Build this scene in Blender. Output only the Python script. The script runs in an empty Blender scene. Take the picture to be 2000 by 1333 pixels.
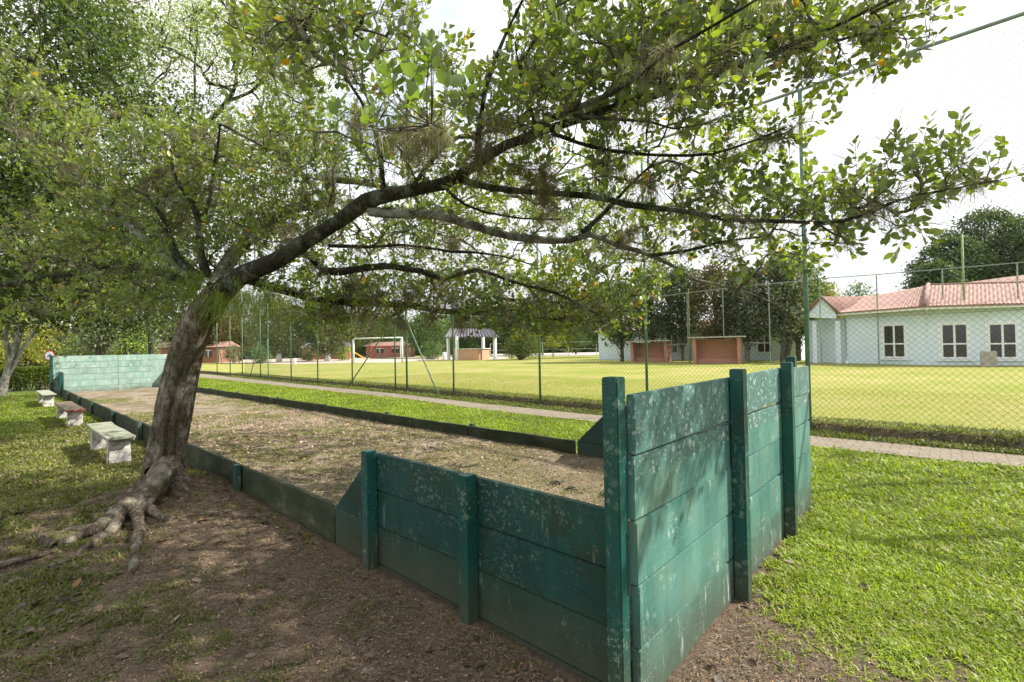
import bpy, bmesh, math, random
import numpy as np
from math import radians, sin, cos, pi, atan2, sqrt
R = np.random.default_rng(11)
random.seed(5)
scn = bpy.context.scene
COL = scn.collection

# ------------------------------------------------------------------ camera
F, CX, CY, H = 931., 1000., 666.5, 1.6
_yaw, _pit, _rol = radians(47.6), radians(.86), radians(1.07)
_f0 = np.array([sin(_yaw), cos(_yaw), 0]); _r0 = np.array([cos(_yaw), -sin(_yaw), 0]); _u0 = np.array([0, 0, 1.])
FW = _f0*cos(_pit) + _u0*sin(_pit); _u1 = _u0*cos(_pit) - _f0*sin(_pit)
RT = _r0*cos(_rol) - _u1*sin(_rol); UP = _u1*cos(_rol) + _r0*sin(_rol)
CAM = np.array([0, 0, H])
def ray(x, y): return FW*F + RT*(x-CX) - UP*(y-CY)
def at(x, y, d): return CAM + ray(x, y)/F*d
def gp(x, y, z=0.):
    r = ray(x, y); return CAM + r*((z-H)/r[2])
from mathutils import Matrix, Vector
cam = bpy.data.cameras.new('camera'); co = bpy.data.objects.new('camera', cam); COL.objects.link(co)
co.matrix_world = Matrix(((RT[0], UP[0], -FW[0], 0), (RT[1], UP[1], -FW[1], 0), (RT[2], UP[2], -FW[2], H), (0, 0, 0, 1)))
cam.sensor_width = 36; cam.lens = 36*F/2000; cam.clip_start = .05; cam.clip_end = 2000
scn.camera = co

# ------------------------------------------------------------------ light
SUN_EL = radians(42); SD = np.array([.72, -.69, 0]); SD /= np.linalg.norm(SD)
SUNV = np.array([SD[0]*cos(SUN_EL), SD[1]*cos(SUN_EL), sin(SUN_EL)])
sl = bpy.data.lights.new('sun', 'SUN'); sl.energy = 5.0; sl.angle = radians(.6); sl.color = (1, .94, .84)
so = bpy.data.objects.new('sun', sl); COL.objects.link(so)
so.rotation_euler = Vector(-SUNV).to_track_quat('-Z', 'Y').to_euler(); so.location = (8, -8, 20)
w = bpy.data.worlds.new('World'); scn.world = w; w.use_nodes = True
nt = w.node_tree; nt.nodes.clear(); N = nt.nodes.new; L = nt.links.new
out = N('ShaderNodeOutputWorld'); bg = N('ShaderNodeBackground'); bg.inputs[1].default_value = .15
sky = N('ShaderNodeTexSky'); sky.sky_type = 'NISHITA'; sky.sun_disc = False
sky.sun_elevation = SUN_EL; sky.sun_rotation = atan2(SUNV[0], SUNV[1]); sky.dust_density = 2.5; sky.air_density = 1.
tc = N('ShaderNodeTexCoord'); mp = N('ShaderNodeMapping'); mp.inputs[3].default_value = (1, 1, 2.2); mp.inputs[1].default_value = (.35, .2, 0)
nz = N('ShaderNodeTexNoise'); nz.inputs['Scale'].default_value = 1.7; nz.inputs['Detail'].default_value = 7; nz.inputs['Roughness'].default_value = .55
cr = N('ShaderNodeValToRGB'); cr.color_ramp.elements[0].position = .20; cr.color_ramp.elements[1].position = .39
cr.color_ramp.elements[0].color = (.12,)*3+(1,)
mx = N('ShaderNodeMixRGB'); mx.inputs[2].default_value = (4.7, 4.75, 4.9, 1)
L(tc.outputs['Generated'], mp.inputs[0]); L(mp.outputs[0], nz.inputs['Vector']); L(nz.outputs['Fac'], cr.inputs[0])
L(cr.outputs[0], mx.inputs[0]); L(sky.outputs[0], mx.inputs[1]); L(mx.outputs[0], bg.inputs[0]); L(bg.outputs[0], out.inputs[0])
scn.view_settings.view_transform = 'Standard'; scn.view_settings.look = 'None'; scn.view_settings.exposure = .96; scn.view_settings.gamma = 1
scn.render.engine = 'CYCLES'
scn.cycles.max_bounces = 6; scn.cycles.diffuse_bounces = 3; scn.cycles.transmission_bounces = 4; scn.cycles.transparent_max_bounces = 8
scn.cycles.use_denoising = True

# ------------------------------------------------------------------ helpers
def tag(o, label=None, cat=None, group=None, kind=None):
    for k, v in (('label', label), ('category', cat), ('group', group), ('kind', kind)):
        if v: o[k] = v
    return o
def empty(name, loc, label, cat, group=None):
    o = bpy.data.objects.new(name, None); COL.objects.link(o); o.location = loc; o.empty_display_size = .1
    return tag(o, label, cat, group)
def link(name, me, mat, parent=None, smooth=False):
    if mat is not None: me.materials.append(mat)
    o = bpy.data.objects.new(name, me); COL.objects.link(o)
    if parent is not None:
        o.parent = parent
        o.matrix_parent_inverse = Matrix.Translation(-Vector(parent.location))
    if smooth: me.polygons.foreach_set('use_smooth', np.ones(len(me.polygons), bool))
    return o
def npmesh(name, V, polys, col=None, cname='col'):
    """V (n,3); polys list of (m,k) index arrays; col (n,3) point colours"""
    me = bpy.data.meshes.new(name); V = np.ascontiguousarray(V, np.float32)
    polys = [np.asarray(p, np.int32) for p in polys if len(p)]
    idx = np.concatenate([p.ravel() for p in polys]); tot = np.concatenate([np.full(len(p), p.shape[1], np.int32) for p in polys])
    st = np.concatenate([[0], np.cumsum(tot)[:-1]]).astype(np.int32)
    me.vertices.add(len(V)); me.vertices.foreach_set('co', V.ravel())
    me.loops.add(len(idx)); me.loops.foreach_set('vertex_index', idx)
    me.polygons.add(len(tot)); me.polygons.foreach_set('loop_start', st); me.polygons.foreach_set('loop_total', tot)
    if col is not None:
        a = me.attributes.new(cname, 'FLOAT_COLOR', 'POINT'); c = np.ones((len(V), 4), np.float32); c[:, :3] = col; a.data.foreach_set('color', c.ravel())
    me.update(calc_edges=True); return me
_P = R.random((256, 256))
def vnoise(x, y):
    xi = np.floor(x).astype(int); yi = np.floor(y).astype(int); fx = x-xi; fy = y-yi
    fx = fx*fx*(3-2*fx); fy = fy*fy*(3-2*fy); g = lambda a, b: _P[a & 255, b & 255]
    return (g(xi, yi)*(1-fx)+g(xi+1, yi)*fx)*(1-fy) + (g(xi, yi+1)*(1-fx)+g(xi+1, yi+1)*fx)*fy
def fbm(x, y, o=4):
    s = 0; a = .5; n = 0
    for i in range(o):
        s = s + a*vnoise(x*2**i+17.3*i, y*2**i+9.1*i); n += a; a *= .5
    return s/n
def sst(a, b, x):
    t = np.clip((x-a)/(b-a), 0, 1); return t*t*(3-2*t)
class MB:
    def __init__(s): s.v = []; s.f = []
    def add(s, V, Fc):
        b = len(s.v); s.v += [tuple(map(float, p)) for p in V]; s.f += [tuple(int(i)+b for i in f) for f in Fc]; return s
    def box(s, x0, x1, y0, y1, z0, z1):
        return s.add([(x, y, z) for z in (z0, z1) for x, y in ((x0, y0), (x1, y0), (x1, y1), (x0, y1))],
                     [(3, 2, 1, 0), (4, 5, 6, 7), (0, 1, 5, 4), (1, 2, 6, 5), (2, 3, 7, 6), (3, 0, 4, 7)])
    def obox(s, c, u, hu, v, hv, w, hw):
        c, u, v, w = [np.array(a, float) for a in (c, u, v, w)]
        P = [c+a*hu*u+b*hv*v+d*hw*w for d in (-1, 1) for a, b in ((-1, -1), (1, -1), (1, 1), (-1, 1))]
        return s.add(P, [(3, 2, 1, 0), (4, 5, 6, 7), (0, 1, 5, 4), (1, 2, 6, 5), (2, 3, 7, 6), (3, 0, 4, 7)])
    def beam(s, a, b, wd, th):
        a = np.array(a, float); b = np.array(b, float); u = b-a; l = np.linalg.norm(u); u /= l
        w = np.array([0, 0, 1.]) if abs(u[2]) < .9 else np.array([1., 0, 0]); v = np.cross(w, u); v /= np.linalg.norm(v); w = np.cross(u, v)
        return s.obox((a+b)/2, u, l/2, v, wd/2, w, th/2)
    def prism(s, poly, ext):
        n = len(poly); P = [np.array(p, float) for p in poly]; e = np.array(ext, float)
        return s.add(P+[p+e for p in P], [tuple(range(n))[::-1], tuple(range(n, 2*n))]+[(i, (i+1) % n, n+(i+1) % n, n+i) for i in range(n)])
    def tube(s, pts, r, n=8):
        V, Q = tubearr([np.array(pts, float)], [np.full(len(pts), r) if np.isscalar(r) else np.array(r, float)], n)
        b = len(V); k = len(pts)
        s.add(V, [tuple(q) for q in Q]+[tuple(range(n))[::-1], tuple(range((k-1)*n, k*n))]); return s
    def build(s, name, mat, parent=None, bevel=0, smooth=False, seg=1):
        me = bpy.data.meshes.new(name); me.from_pydata(s.v, [], s.f)
        bm = bmesh.new(); bm.from_mesh(me); bmesh.ops.recalc_face_normals(bm, faces=bm.faces)
        if bevel: bmesh.ops.bevel(bm, geom=[e for e in bm.edges if len(e.link_faces) == 2 and e.calc_face_angle(0) > .5], offset=bevel, segments=seg, affect='EDGES')
        bm.to_mesh(me); bm.free()
        return link(name, me, mat, parent, smooth)
def frames(P):
    T = np.gradient(P, axis=0); T /= np.linalg.norm(T, axis=1)[:, None]+1e-9
    ref = np.array([0, 0, 1.]) if abs(T[:, 2]).mean() < .8 else np.array([1., 0, 0])
    A = np.cross(T, ref); A /= np.linalg.norm(A, axis=1)[:, None]+1e-9
    return A, np.cross(T, A)
def tubearr(lines, rads, n=6):
    VV = []; QQ = []; b = 0; th = np.arange(n)/n*2*pi; c = np.cos(th)[None, :, None]; s_ = np.sin(th)[None, :, None]
    for P, r in zip(lines, rads):
        A, B = frames(P); k = len(P)
        V = P[:, None]+r[:, None, None]*(A[:, None]*c+B[:, None]*s_); VV.append(V.reshape(-1, 3))
        i = np.arange(k-1)[:, None]*n; j = np.arange(n)[None]; j2 = (j+1) % n
        QQ.append(np.stack([i+j, i+j2, i+n+j2, i+n+j], -1).reshape(-1, 4)+b); b += k*n
    return np.concatenate(VV), np.concatenate(QQ)
def smoothline(P, R_, step):
    P = np.array(P, float); R_ = np.array(R_, float); k = len(P)
    PP = np.vstack([2*P[0]-P[1], P, 2*P[-1]-P[-2]]); o = []; orr = []
    for i in range(k-1):
        a, b, c, d = PP[i:i+4]; m = max(1, int(np.linalg.norm(c-b)/step))
        for t in np.arange(m)/m:
            o.append(.5*(2*b+(c-a)*t+(2*a-5*b+4*c-d)*t*t+(-a+3*b-3*c+d)*t**3)); orr.append(R_[i]*(1-t)+R_[i+1]*t)
    o.append(P[-1]); orr.append(R_[-1]); return np.array(o), np.array(orr)

# ------------------------------------------------------------------ materials
class Mat:
    def __init__(s, name, rough=.8, spec=.3):
        s.m = bpy.data.materials.new(name); s.m.use_nodes = True; s.t = s.m.node_tree; s.b = s.t.nodes['Principled BSDF']
        s.b.inputs['Roughness'].default_value = rough; s.b.inputs['Specular IOR Level'].default_value = spec; s.o = s.t.nodes['Material Output']
        s.tc = s.n('ShaderNodeTexCoord'); s.geo = s.n('ShaderNodeNewGeometry'); s.P = s.geo.outputs['Position']
    def n(s, t): return s.t.nodes.new(t)
    def l(s, a, b): s.t.links.new(a, b)
    def map(s, scale=(1, 1, 1), src=None, rot=(0, 0, 0)):
        m = s.n('ShaderNodeMapping'); m.inputs[3].default_value = scale; m.inputs[2].default_value = rot; s.l(src or s.P, m.inputs[0]); return m.outputs[0]
    def noise(s, sc, det=4, ro=.6, v=None, dist=0):
        x = s.n('ShaderNodeTexNoise'); x.inputs['Scale'].default_value = sc; x.inputs['Detail'].default_value = det; x.inputs['Roughness'].default_value = ro; x.inputs['Distortion'].default_value = dist
        s.l(v or s.P, x.inputs['Vector']); return x.outputs['Fac']
    def voro(s, sc, v=None, feat='F1', rnd=1):
        x = s.n('ShaderNodeTexVoronoi'); x.feature = feat; x.inputs['Scale'].default_value = sc; x.inputs['Randomness'].default_value = rnd; s.l(v or s.P, x.inputs['Vector']); return x.outputs['Distance']
    def ramp(s, f, stops):
        r = s.n('ShaderNodeValToRGB'); e = r.color_ramp.elements
        while len(e) < len(stops): e.new(.5)
        for k, (p, c) in enumerate(stops):
            e[k].position = p; e[k].color = (c, c, c, 1) if np.isscalar(c) else (*c, 1)
        s.l(f, r.inputs[0]); return r.outputs[0]
    def mix(s, f, a, b, mode='MIX'):
        m = s.n('ShaderNodeMixRGB'); m.blend_type = mode
        for i, x in enumerate((f, a, b)):
            if hasattr(x, 'is_linked'): s.l(x, m.inputs[i])
            else: m.inputs[i].default_value = x if (i == 0) else ((*x, 1) if not np.isscalar(x) else (x, x, x, 1))
        return m.outputs[0]
    def math(s, op, a, b=0.):
        m = s.n('ShaderNodeMath'); m.operation = op
        for i, x in enumerate((a, b)):
            if hasattr(x, 'is_linked'): s.l(x, m.inputs[i])
            else: m.inputs[i].default_value = x
        return m.outputs[0]
    def attr(s, n='col'):
        a = s.n('ShaderNodeAttribute'); a.attribute_name = n; return a.outputs['Color']
    def base(s, c):
        if hasattr(c, 'is_linked'): s.l(c, s.b.inputs['Base Color'])
        else: s.b.inputs['Base Color'].default_value = (*c, 1)
        return s
    def bump(s, h, st=.5, dist=.01):
        b = s.n('ShaderNodeBump'); b.inputs['Strength'].default_value = st; b.inputs['Distance'].default_value = dist
        s.l(h, b.inputs['Height']); s.l(b.outputs[0], s.b.inputs['Normal']); return s
def plain(name, c, rough=.7, var=.25, sc=6., spec=.3, bump=0):
    m = Mat(name, rough, spec); f = m.noise(sc, 6, .65)
    m.base(m.mix(m.ramp(f, [(.3, 0), (.7, 1)]), tuple(np.array(c)*(1-var)), tuple(np.minimum(1, np.array(c)*(1+var)))))
    if bump: m.bump(m.noise(sc*5, 4), .6, bump)
    return m.m
def leafmat(name, trans=.4, tint=(1.35, 1.45, .55), rough=.42, pale=None):
    m = Mat(name, rough, .4); c = m.attr()
    if pale is not None:
        c2 = m.mix(m.math('MULTIPLY', m.geo.outputs['Backfacing'], .7), c, pale)
    else: c2 = c
    m.base(c2); tr = m.n('ShaderNodeBsdfTranslucent'); m.l(m.mix(1., c, tint, 'MULTIPLY'), tr.inputs[0])
    ms = m.n('ShaderNodeMixShader'); ms.inputs[0].default_value = trans; m.l(m.b.outputs[0], ms.inputs[1]); m.l(tr.outputs[0], ms.inputs[2]); m.l(ms.outputs[0], m.o.inputs[0])
    return m.m
def painted(name, c, c2, spots=.5, rough=.55, dirt=(.03, .035, .02), dirtamt=.5, toplich=0, lich=(.42, .5, .42)):
    m = Mat(name, rough, .35)
    ob = m.n('ShaderNodeObjectInfo'); ad = m.n('ShaderNodeVectorMath'); ad.operation = 'MULTIPLY_ADD'
    cb = m.n('ShaderNodeCombineXYZ'); m.l(ob.outputs['Random'], cb.inputs[0]); m.l(ob.outputs['Random'], cb.inputs[2])
    ad.inputs[1].default_value = (1, 1, 1); m.l(m.P, ad.inputs[0])
    sc = m.n('ShaderNodeVectorMath'); sc.operation = 'SCALE'; sc.inputs['Scale'].default_value = 37.; m.l(cb.outputs[0], sc.inputs[0]); m.l(sc.outputs[0], ad.inputs[2]); P = ad.outputs[0]
    st = m.noise(5, 6, .65, m.map((1, 1, .16), P))                       # vertical streaks
    lg = m.noise(1.6, 3, .5, P)
    col = m.mix(m.ramp(st, [(.33, 0), (.68, 1)]), c, c2)
    col = m.mix(m.math('MULTIPLY', m.ramp(lg, [(.3, 1), (.6, 0)]), .45), col, tuple(np.array(c)*.55))
    grain = m.noise(22, 4, .6, m.map((.25, .25, 3) , P)); col = m.mix(m.math('MULTIPLY', m.ramp(grain, [(.45, 0), (.75, 1)]), .22), col, tuple(np.array(c2)*1.15))
    dz = m.noise(3.2, 7, .7, P); col = m.mix(m.math('MULTIPLY', m.ramp(dz, [(.5, 0), (.68, 1)]), dirtamt), col, dirt)
    # lichen: round spots of every size gathered in patches, thickest on the upper boards, plus run marks
    wn = m.n('ShaderNodeTexNoise'); wn.inputs['Scale'].default_value = 45; wn.inputs['Detail'].default_value = 3; m.l(P, wn.inputs['Vector'])
    wm = m.n('ShaderNodeVectorMath'); wm.operation = 'MULTIPLY_ADD'; wm.inputs[1].default_value = (.03, .03, .03); m.l(wn.outputs['Color'], wm.inputs[0]); m.l(P, wm.inputs[2]); PW = wm.outputs[0]
    sepz = m.n('ShaderNodeSeparateXYZ'); m.l(m.P, sepz.inputs[0]); top = m.ramp(sepz.outputs['Z'], [(toplich-.22, 0), (toplich+.12, 1)]) if toplich else None
    def spots_(scale, thr, mask):
        x = m.n('ShaderNodeTexVoronoi'); x.inputs['Scale'].default_value = scale; m.l(PW, x.inputs['Vector']); sr = m.n('ShaderNodeSeparateXYZ'); m.l(x.outputs['Color'], sr.inputs[0])
        rad = m.math('MULTIPLY', m.math('POWER', sr.outputs['X'], 2.2), thr); return m.math('MULTIPLY', m.math('MULTIPLY', m.ramp(m.math('SUBTRACT', rad, x.outputs['Distance']), [(0, 0), (.13, 1)]), mask), m.ramp(sr.outputs['Y'], [(0, .35), (1, 1)]))
    pn = m.noise(2.7, 6, .7, P)
    if top is not None: pn = m.math('ADD', pn, m.math('MULTIPLY', m.math('SUBTRACT', top, .35), .20))
    pat = m.ramp(pn, [(.54-.08*spots, 0), (.62, 1)]); pat2 = m.ramp(pn, [(.42-.06*spots, 0), (.60, 1)])
    sp = m.math('MAXIMUM', spots_(27, .62, pat), spots_(60, .6, pat)); sp = m.math('MAXIMUM', sp, m.math('MULTIPLY', spots_(120, .5, pat2), .7))
    sp = m.math('MAXIMUM', sp, m.math('MULTIPLY', spots_(13, .36, pat), .5))
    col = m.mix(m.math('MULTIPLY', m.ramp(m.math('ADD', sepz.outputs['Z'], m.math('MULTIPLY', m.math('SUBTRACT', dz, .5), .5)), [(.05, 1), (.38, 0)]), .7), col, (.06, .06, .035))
    if toplich > 1: col = m.mix(m.math('MULTIPLY', top, .5), col, (.045, .10, .095))
    run = m.math('MULTIPLY', m.ramp(m.noise(14, 5, .75, m.map((1, 1, .22), P)), [(.58, 0), (.66, 1)]), m.ramp(m.noise(1.7, 2, .5, P), [(.48, 0), (.6, 1)]))
    sp = m.math('MAXIMUM', sp, m.math('MULTIPLY', run, .8))
    col = m.mix(m.math('MULTIPLY', sp, .3+.5*spots), col, lich)
    m.base(col); m.bump(m.mix(.5, m.math('ADD', st, m.math('MULTIPLY', sp, .6)), grain), .5, .004)
    m.l(m.ramp(sp, [(0, rough), (1, .9)]), m.b.inputs['Roughness'])
    return m.m

M = {}
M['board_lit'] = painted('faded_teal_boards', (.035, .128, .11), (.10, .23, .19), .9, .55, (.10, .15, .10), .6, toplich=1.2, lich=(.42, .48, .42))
M['board_shaded'] = painted('shaded_teal_boards', (.005, .037, .030), (.008, .06, .05), .85, .5, (.014, .022, .010), .85, toplich=.7, lich=(.13, .17, .125))  # shade of the side walls put into the colour: darker copy of the boards
M['post_teal'] = painted('teal_posts', (.006, .055, .045), (.010, .085, .072), .95, .4, (.016, .026, .012), .7, lich=(.17, .22, .16))
M['board_far'] = painted('pale_teal_boards', (.13, .26, .22), (.30, .40, .35), 1., .7, (.2, .22, .16), .7, lich=(.62, .66, .58))
m = Mat('weathered_kerb', .85); f = m.noise(5, 7, .7, m.map((1, .5, 1))); c = m.ramp(f, [(.25, (.014, .018, .009)), (.5, (.03, .038, .018)), (.64, (.062, .068, .038)), (.8, (.17, .17, .14))])
m.base(c); m.bump(m.noise(30, 5, .7, m.map((1, .2, 1))), .7, .01); M['kerb'] = m.m
# ground
m = Mat('soil_and_grass_mat', .95, .15); gr = m.attr('gr')
n1 = m.noise(9, 8, .75); n2 = m.noise(60, 5, .8); n3 = m.noise(2.2, 4, .6)
soil = m.mix(m.ramp(n1, [(.3, 0), (.7, 1)]), (.078, .054, .037), (.19, .142, .10)); soil = m.mix(m.ramp(n2, [(.5, 0), (.72, 1)]), soil, (.30, .235, .165))
soil = m.mix(m.ramp(n2, [(.28, .8), (.42, 0)]), soil, (.03, .02, .014))
gcol = m.mix(m.ramp(n3, [(.3, 0), (.7, 1)]), (.055, .085, .02), (.10, .145, .028)); gcol = m.mix(m.ramp(n2, [(.45, 0), (.75, .8)]), gcol, (.17, .25, .04)); gcol = m.mix(m.ramp(m.noise(35, 4, .7), [(.3, .8), (.5, 0)]), gcol, (.03, .06, .012))
fac = m.math('MULTIPLY', m.math('ADD', gr, m.math('MULTIPLY', m.math('SUBTRACT', n1, .5), .9)), 1.)
m.base(m.mix(m.ramp(fac, [(.35, 0), (.65, 1)]), soil, gcol)); m.bump(m.mix(.5, n1, n2), .9, .035); M['ground'] = m.m
m = Mat('court_sand', .95, .12); n1 = m.noise(3, 7, .7); n2 = m.noise(45, 6, .8); n4 = m.noise(1.3, 5, .65, m.map((1, .45, 1)))
c = m.mix(m.ramp(n1, [(.3, 0), (.7, 1)]), (.165, .128, .09), (.275, .225, .165)); c = m.mix(m.ramp(n2, [(.5, 0), (.7, 1)]), c, (.36, .30, .23)); c = m.mix(m.ramp(n2, [(.3, .85), (.45, 0)]), c, (.09, .065, .045))
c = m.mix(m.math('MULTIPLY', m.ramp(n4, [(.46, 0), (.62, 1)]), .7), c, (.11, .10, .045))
c = m.mix(m.math('MULTIPLY', m.ramp(m.noise(2.2, 6, .7), [(.50, 0), (.66, 1)]), .7), c, (.11, .08, .055))  # mossy and brown patches, strengthened to put canopy shade into the court colour
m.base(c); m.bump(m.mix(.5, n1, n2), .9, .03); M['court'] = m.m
m = Mat('field_grass', .95, .1); n1 = m.noise(.25, 5, .6); n2 = m.noise(22, 6, .8); n3 = m.noise(1.6, 5, .7)
c = m.mix(m.ramp(n1, [(.38, 0), (.6, 1)]), (.225, .25, .05), (.35, .30, .12)); c = m.mix(m.ramp(n3, [(.35, .0), (.7, .6)]), c, (.19, .24, .035)); c = m.mix(m.ramp(n2, [(.3, .7), (.5, 0)]), c, (.12, .15, .025)); c = m.mix(m.ramp(n2, [(.55, 0), (.8, .6)]), c, (.40, .36, .15))
sz = m.n('ShaderNodeSeparateXYZ'); m.l(m.P, sz.inputs[0]); c = m.mix(m.ramp(sz.outputs['Z'], [(.17, 1), (.213, 0)]), c, (.06, .045, .028))
m.base(c); m.bump(n2, .8, .03); M['field'] = m.m
m = Mat('brick_path', .9, .2); br = m.n('ShaderNodeTexBrick'); br.inputs['Scale'].default_value = 1; br.inputs['Brick Width'].default_value = .22; br.inputs['Row Height'].default_value = .11; br.inputs['Mortar Size'].default_value = .008
br.inputs['Color1'].default_value = (.225, .185, .14, 1); br.inputs['Color2'].default_value = (.19, .155, .12, 1); br.inputs['Mortar'].default_value = (.13, .11, .08, 1); m.l(m.P, br.inputs['Vector'])
c = m.mix(m.ramp(m.noise(4, 6, .7), [(.35, .0), (.7, .7)]), br.outputs['Color'], (.27, .235, .18)); c = m.mix(m.ramp(m.noise(9, 6, .7), [(.55, 0), (.7, .8)]), c, (.12, .12, .06)); m.base(c); m.bump(m.noise(40, 4), .6, .01); M['path'] = m.m
# bark
def bark(name, a, b, lich, moss, v=(1, 1, .25), bs=.03, lf=.5, mf=.45, sc=14):
    m = Mat(name, .9, .2); n1 = m.noise(sc, 8, .75, m.map(v)); n2 = m.noise(4.5, 6, .7); n3 = m.noise(2.3, 5, .65); n5 = m.noise(40, 4, .7)
    n7 = m.noise(120, 5, .8); vd = m.voro(sc*1.6, m.map(v), 'DISTANCE_TO_EDGE'); crack = m.ramp(vd, [(0, 0), (.12, 1)])
    c = m.mix(m.ramp(n1, [(.36, 0), (.62, 1)]), a, b); c = m.mix(m.ramp(n7, [(.38, .75), (.5, 0)]), c, tuple(np.array(a)*.5)); c = m.mix(m.math('MULTIPLY', m.math('SUBTRACT', 1., crack), .55), c, tuple(np.array(a)*.45)); c = m.mix(m.math('MULTIPLY', m.ramp(n2, [(lf, 0), (lf+.14, 1)]), .75), c, lich)
    c = m.mix(m.math('MULTIPLY', m.ramp(n3, [(mf+.08, 0), (mf+.22, 1)]), .7), c, moss); c = m.mix(m.ramp(n5, [(.58, 0), (.7, .5)]), c, tuple(np.array(lich)*1.2))
    m.base(c); m.bump(m.math('ADD', m.mix(.45, n1, n7), m.math('MULTIPLY', crack, .25)), 1., bs); return m.m
M['bark'] = bark('main_tree_bark', (.05, .038, .027), (.22, .17, .125), (.34, .32, .25), (.055, .065, .018))
M['limb'] = bark('limb_bark', (.014, .011, .008), (.05, .042, .03), (.20, .22, .17), (.02, .032, .008), v=(1, 1, 1), bs=.012, lf=.5, mf=.42, sc=30)
M['palelimb'] = bark('lichen_limb_bark', (.04, .034, .026), (.15, .13, .10), (.36, .37, .31), (.05, .07, .02), v=(1, 1, 1), bs=.012, lf=.42, mf=.5, sc=30)
M['twig'] = bark('twig_bark', (.05, .042, .03), (.12, .10, .08), (.26, .26, .2), (.05, .06, .02), v=(1, 1, 1), bs=.003)
M['palebark'] = bark('pale_bark', (.12, .11, .09), (.3, .29, .25), (.42, .42, .37), (.1, .12, .06))
M['leaf'] = leafmat('glossy_leaves', .42, rough=.34, pale=(.30, .34, .25))
M['leaf2'] = leafmat('small_leaves', .38, rough=.55)
M['epi'] = leafmat('epiphyte_strands', .3, rough=.8)
M['grass'] = leafmat('grass_blades', .4, rough=.5)
M['litter'] = leafmat('litter_mat', .1, (1, 1, 1), .8)
M['fence'] = plain('green_fence_paint', (.10, .185, .12), .5, .4, 9)
M['wire'] = plain('green_wire', (.05, .085, .05), .5, .2)
M['pipe'] = plain('galvanised_green_pipe', (.22, .27, .24), .45, .25)
M['white'] = plain('white_paint', (.76, .79, .79), .6, .06, 5, bump=.003)
M['dirtywhite'] = (lambda m: (m.base(m.mix(m.ramp(m.noise(9, 7, .75), [(.44, 0), (.6, .85)]), (.50, .49, .46), (.17, .14, .11))), m.bump(m.noise(25, 6, .7), .8, .012), m.m)[2])(Mat('peeling_white_blocks', .9))
M['slab'] = (lambda m: (m.base(m.mix(m.ramp(m.noise(7, 7, .75), [(.42, 0), (.62, 1)]), (.30, .31, .26), (.15, .17, .09))), m.bump(m.noise(35, 6, .7), .6, .01), m.m)[2])(Mat('mossy_slab', .9))
M['redslab'] = (lambda m: (m.base(m.mix(m.ramp(m.noise(7, 7, .75), [(.45, 0), (.6, 1)]), (.17, .125, .09), (.10, .09, .055))), m.bump(m.noise(35, 6, .7), .6, .01), m.m)[2])(Mat('brown_slab', .9))
M['redpaint'] = plain('red_edge_paint', (.22, .06, .045), .6, .3)
M['wall'] = plain('pale_blue_wall', (.64, .75, .80), .85, .06, 1.2)
M['salmon'] = plain('salmon_brick', (.44, .22, .165), .85, .12, 2, bump=.01)
M['orange'] = plain('orange_counter', (.52, .30, .2), .85, .08, 2)
M['redbrick'] = plain('red_brick', (.25, .12, .085), .85, .2, 3)
M['conc'] = plain('concrete', (.38, .35, .3), .9, .25, 3, bump=.01)
M['paving'] = plain('pale_paving', (.55, .48, .42), .9, .15, .8)
M['glass'] = plain('dark_window_glass', (.035, .03, .035), .12, .5, .7, .6)
M['metalroof'] = plain('grey_corrugated_sheet', (.13, .12, .14), .7, .35, 1.5)
M['yellow'] = plain('yellow_plastic', (.75, .42, .03), .4, .1)
M['red'] = plain('sign_red', (.6, .03, .03), .5, .1)
M['blue'] = plain('sign_blue', (.03, .12, .4), .5, .1)
m = Mat('clay_tiles', .85); f = m.noise(1.3, 5, .7); f2 = m.noise(14, 4, .7)
c = m.mix(m.ramp(f, [(.3, 0), (.7, 1)]), (.26, .15, .125), (.36, .235, .20)); c = m.mix(m.ramp(f2, [(.45, 0), (.7, .8)]), c, (.17, .10, .08)); c = m.mix(m.ramp(m.noise(.8, 5, .7), [(.55, 0), (.7, .6)]), c, (.26, .22, .19)); m.base(c); m.bump(f2, .6, .03); M['tile'] = m.m

# ------------------------------------------------------------------ ground
X0, XR, YW, YF, CZ, FZ = 1.94, 5.50, 1.04, 26.6, .12, .22
def pathin(y): return np.interp(y, [-6, -.7, 1.4, 5.5, 9.2, 13.5, 17.7, 38, 60], [8.7, 8.55, 8.4, 8.55, 8.65, 9.15, 9.1, 9.6, 10])
def pathout(y): return np.interp(y, [-6, -.7, 1.4, 5.8, 10.2, 14.7, 21.6, 28, 44, 60], [9.5, 9.38, 9.35, 9.4, 9.55, 9.95, 10.2, 10.5, 11.2, 12])
def fenceX(y): return np.interp(y, [-8, -.7, 1.8, 8.1, 12.1, 19, 26, 37, 44], [9.5, 9.62, 9.68, 10.0, 10.35, 10.65, 10.8, 11.4, 11.8])
def gz(x, y):
    x = np.asarray(x, float); y = np.asarray(y, float)
    z = (fbm(x*1.3, y*1.3, 4)-.5)*.07 + (fbm(x*7, y*7, 3)-.5)*.022
    z = z + .10*np.exp(-((x-1.45)**2+(y-6.7)**2)/.6)
    # keep flat at the timber edges
    z = z - .02*np.exp(-((y-1.0)**2)/.02)*(x > 1.8)
    return z*np.where(x > 8, .25, 1)
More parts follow.
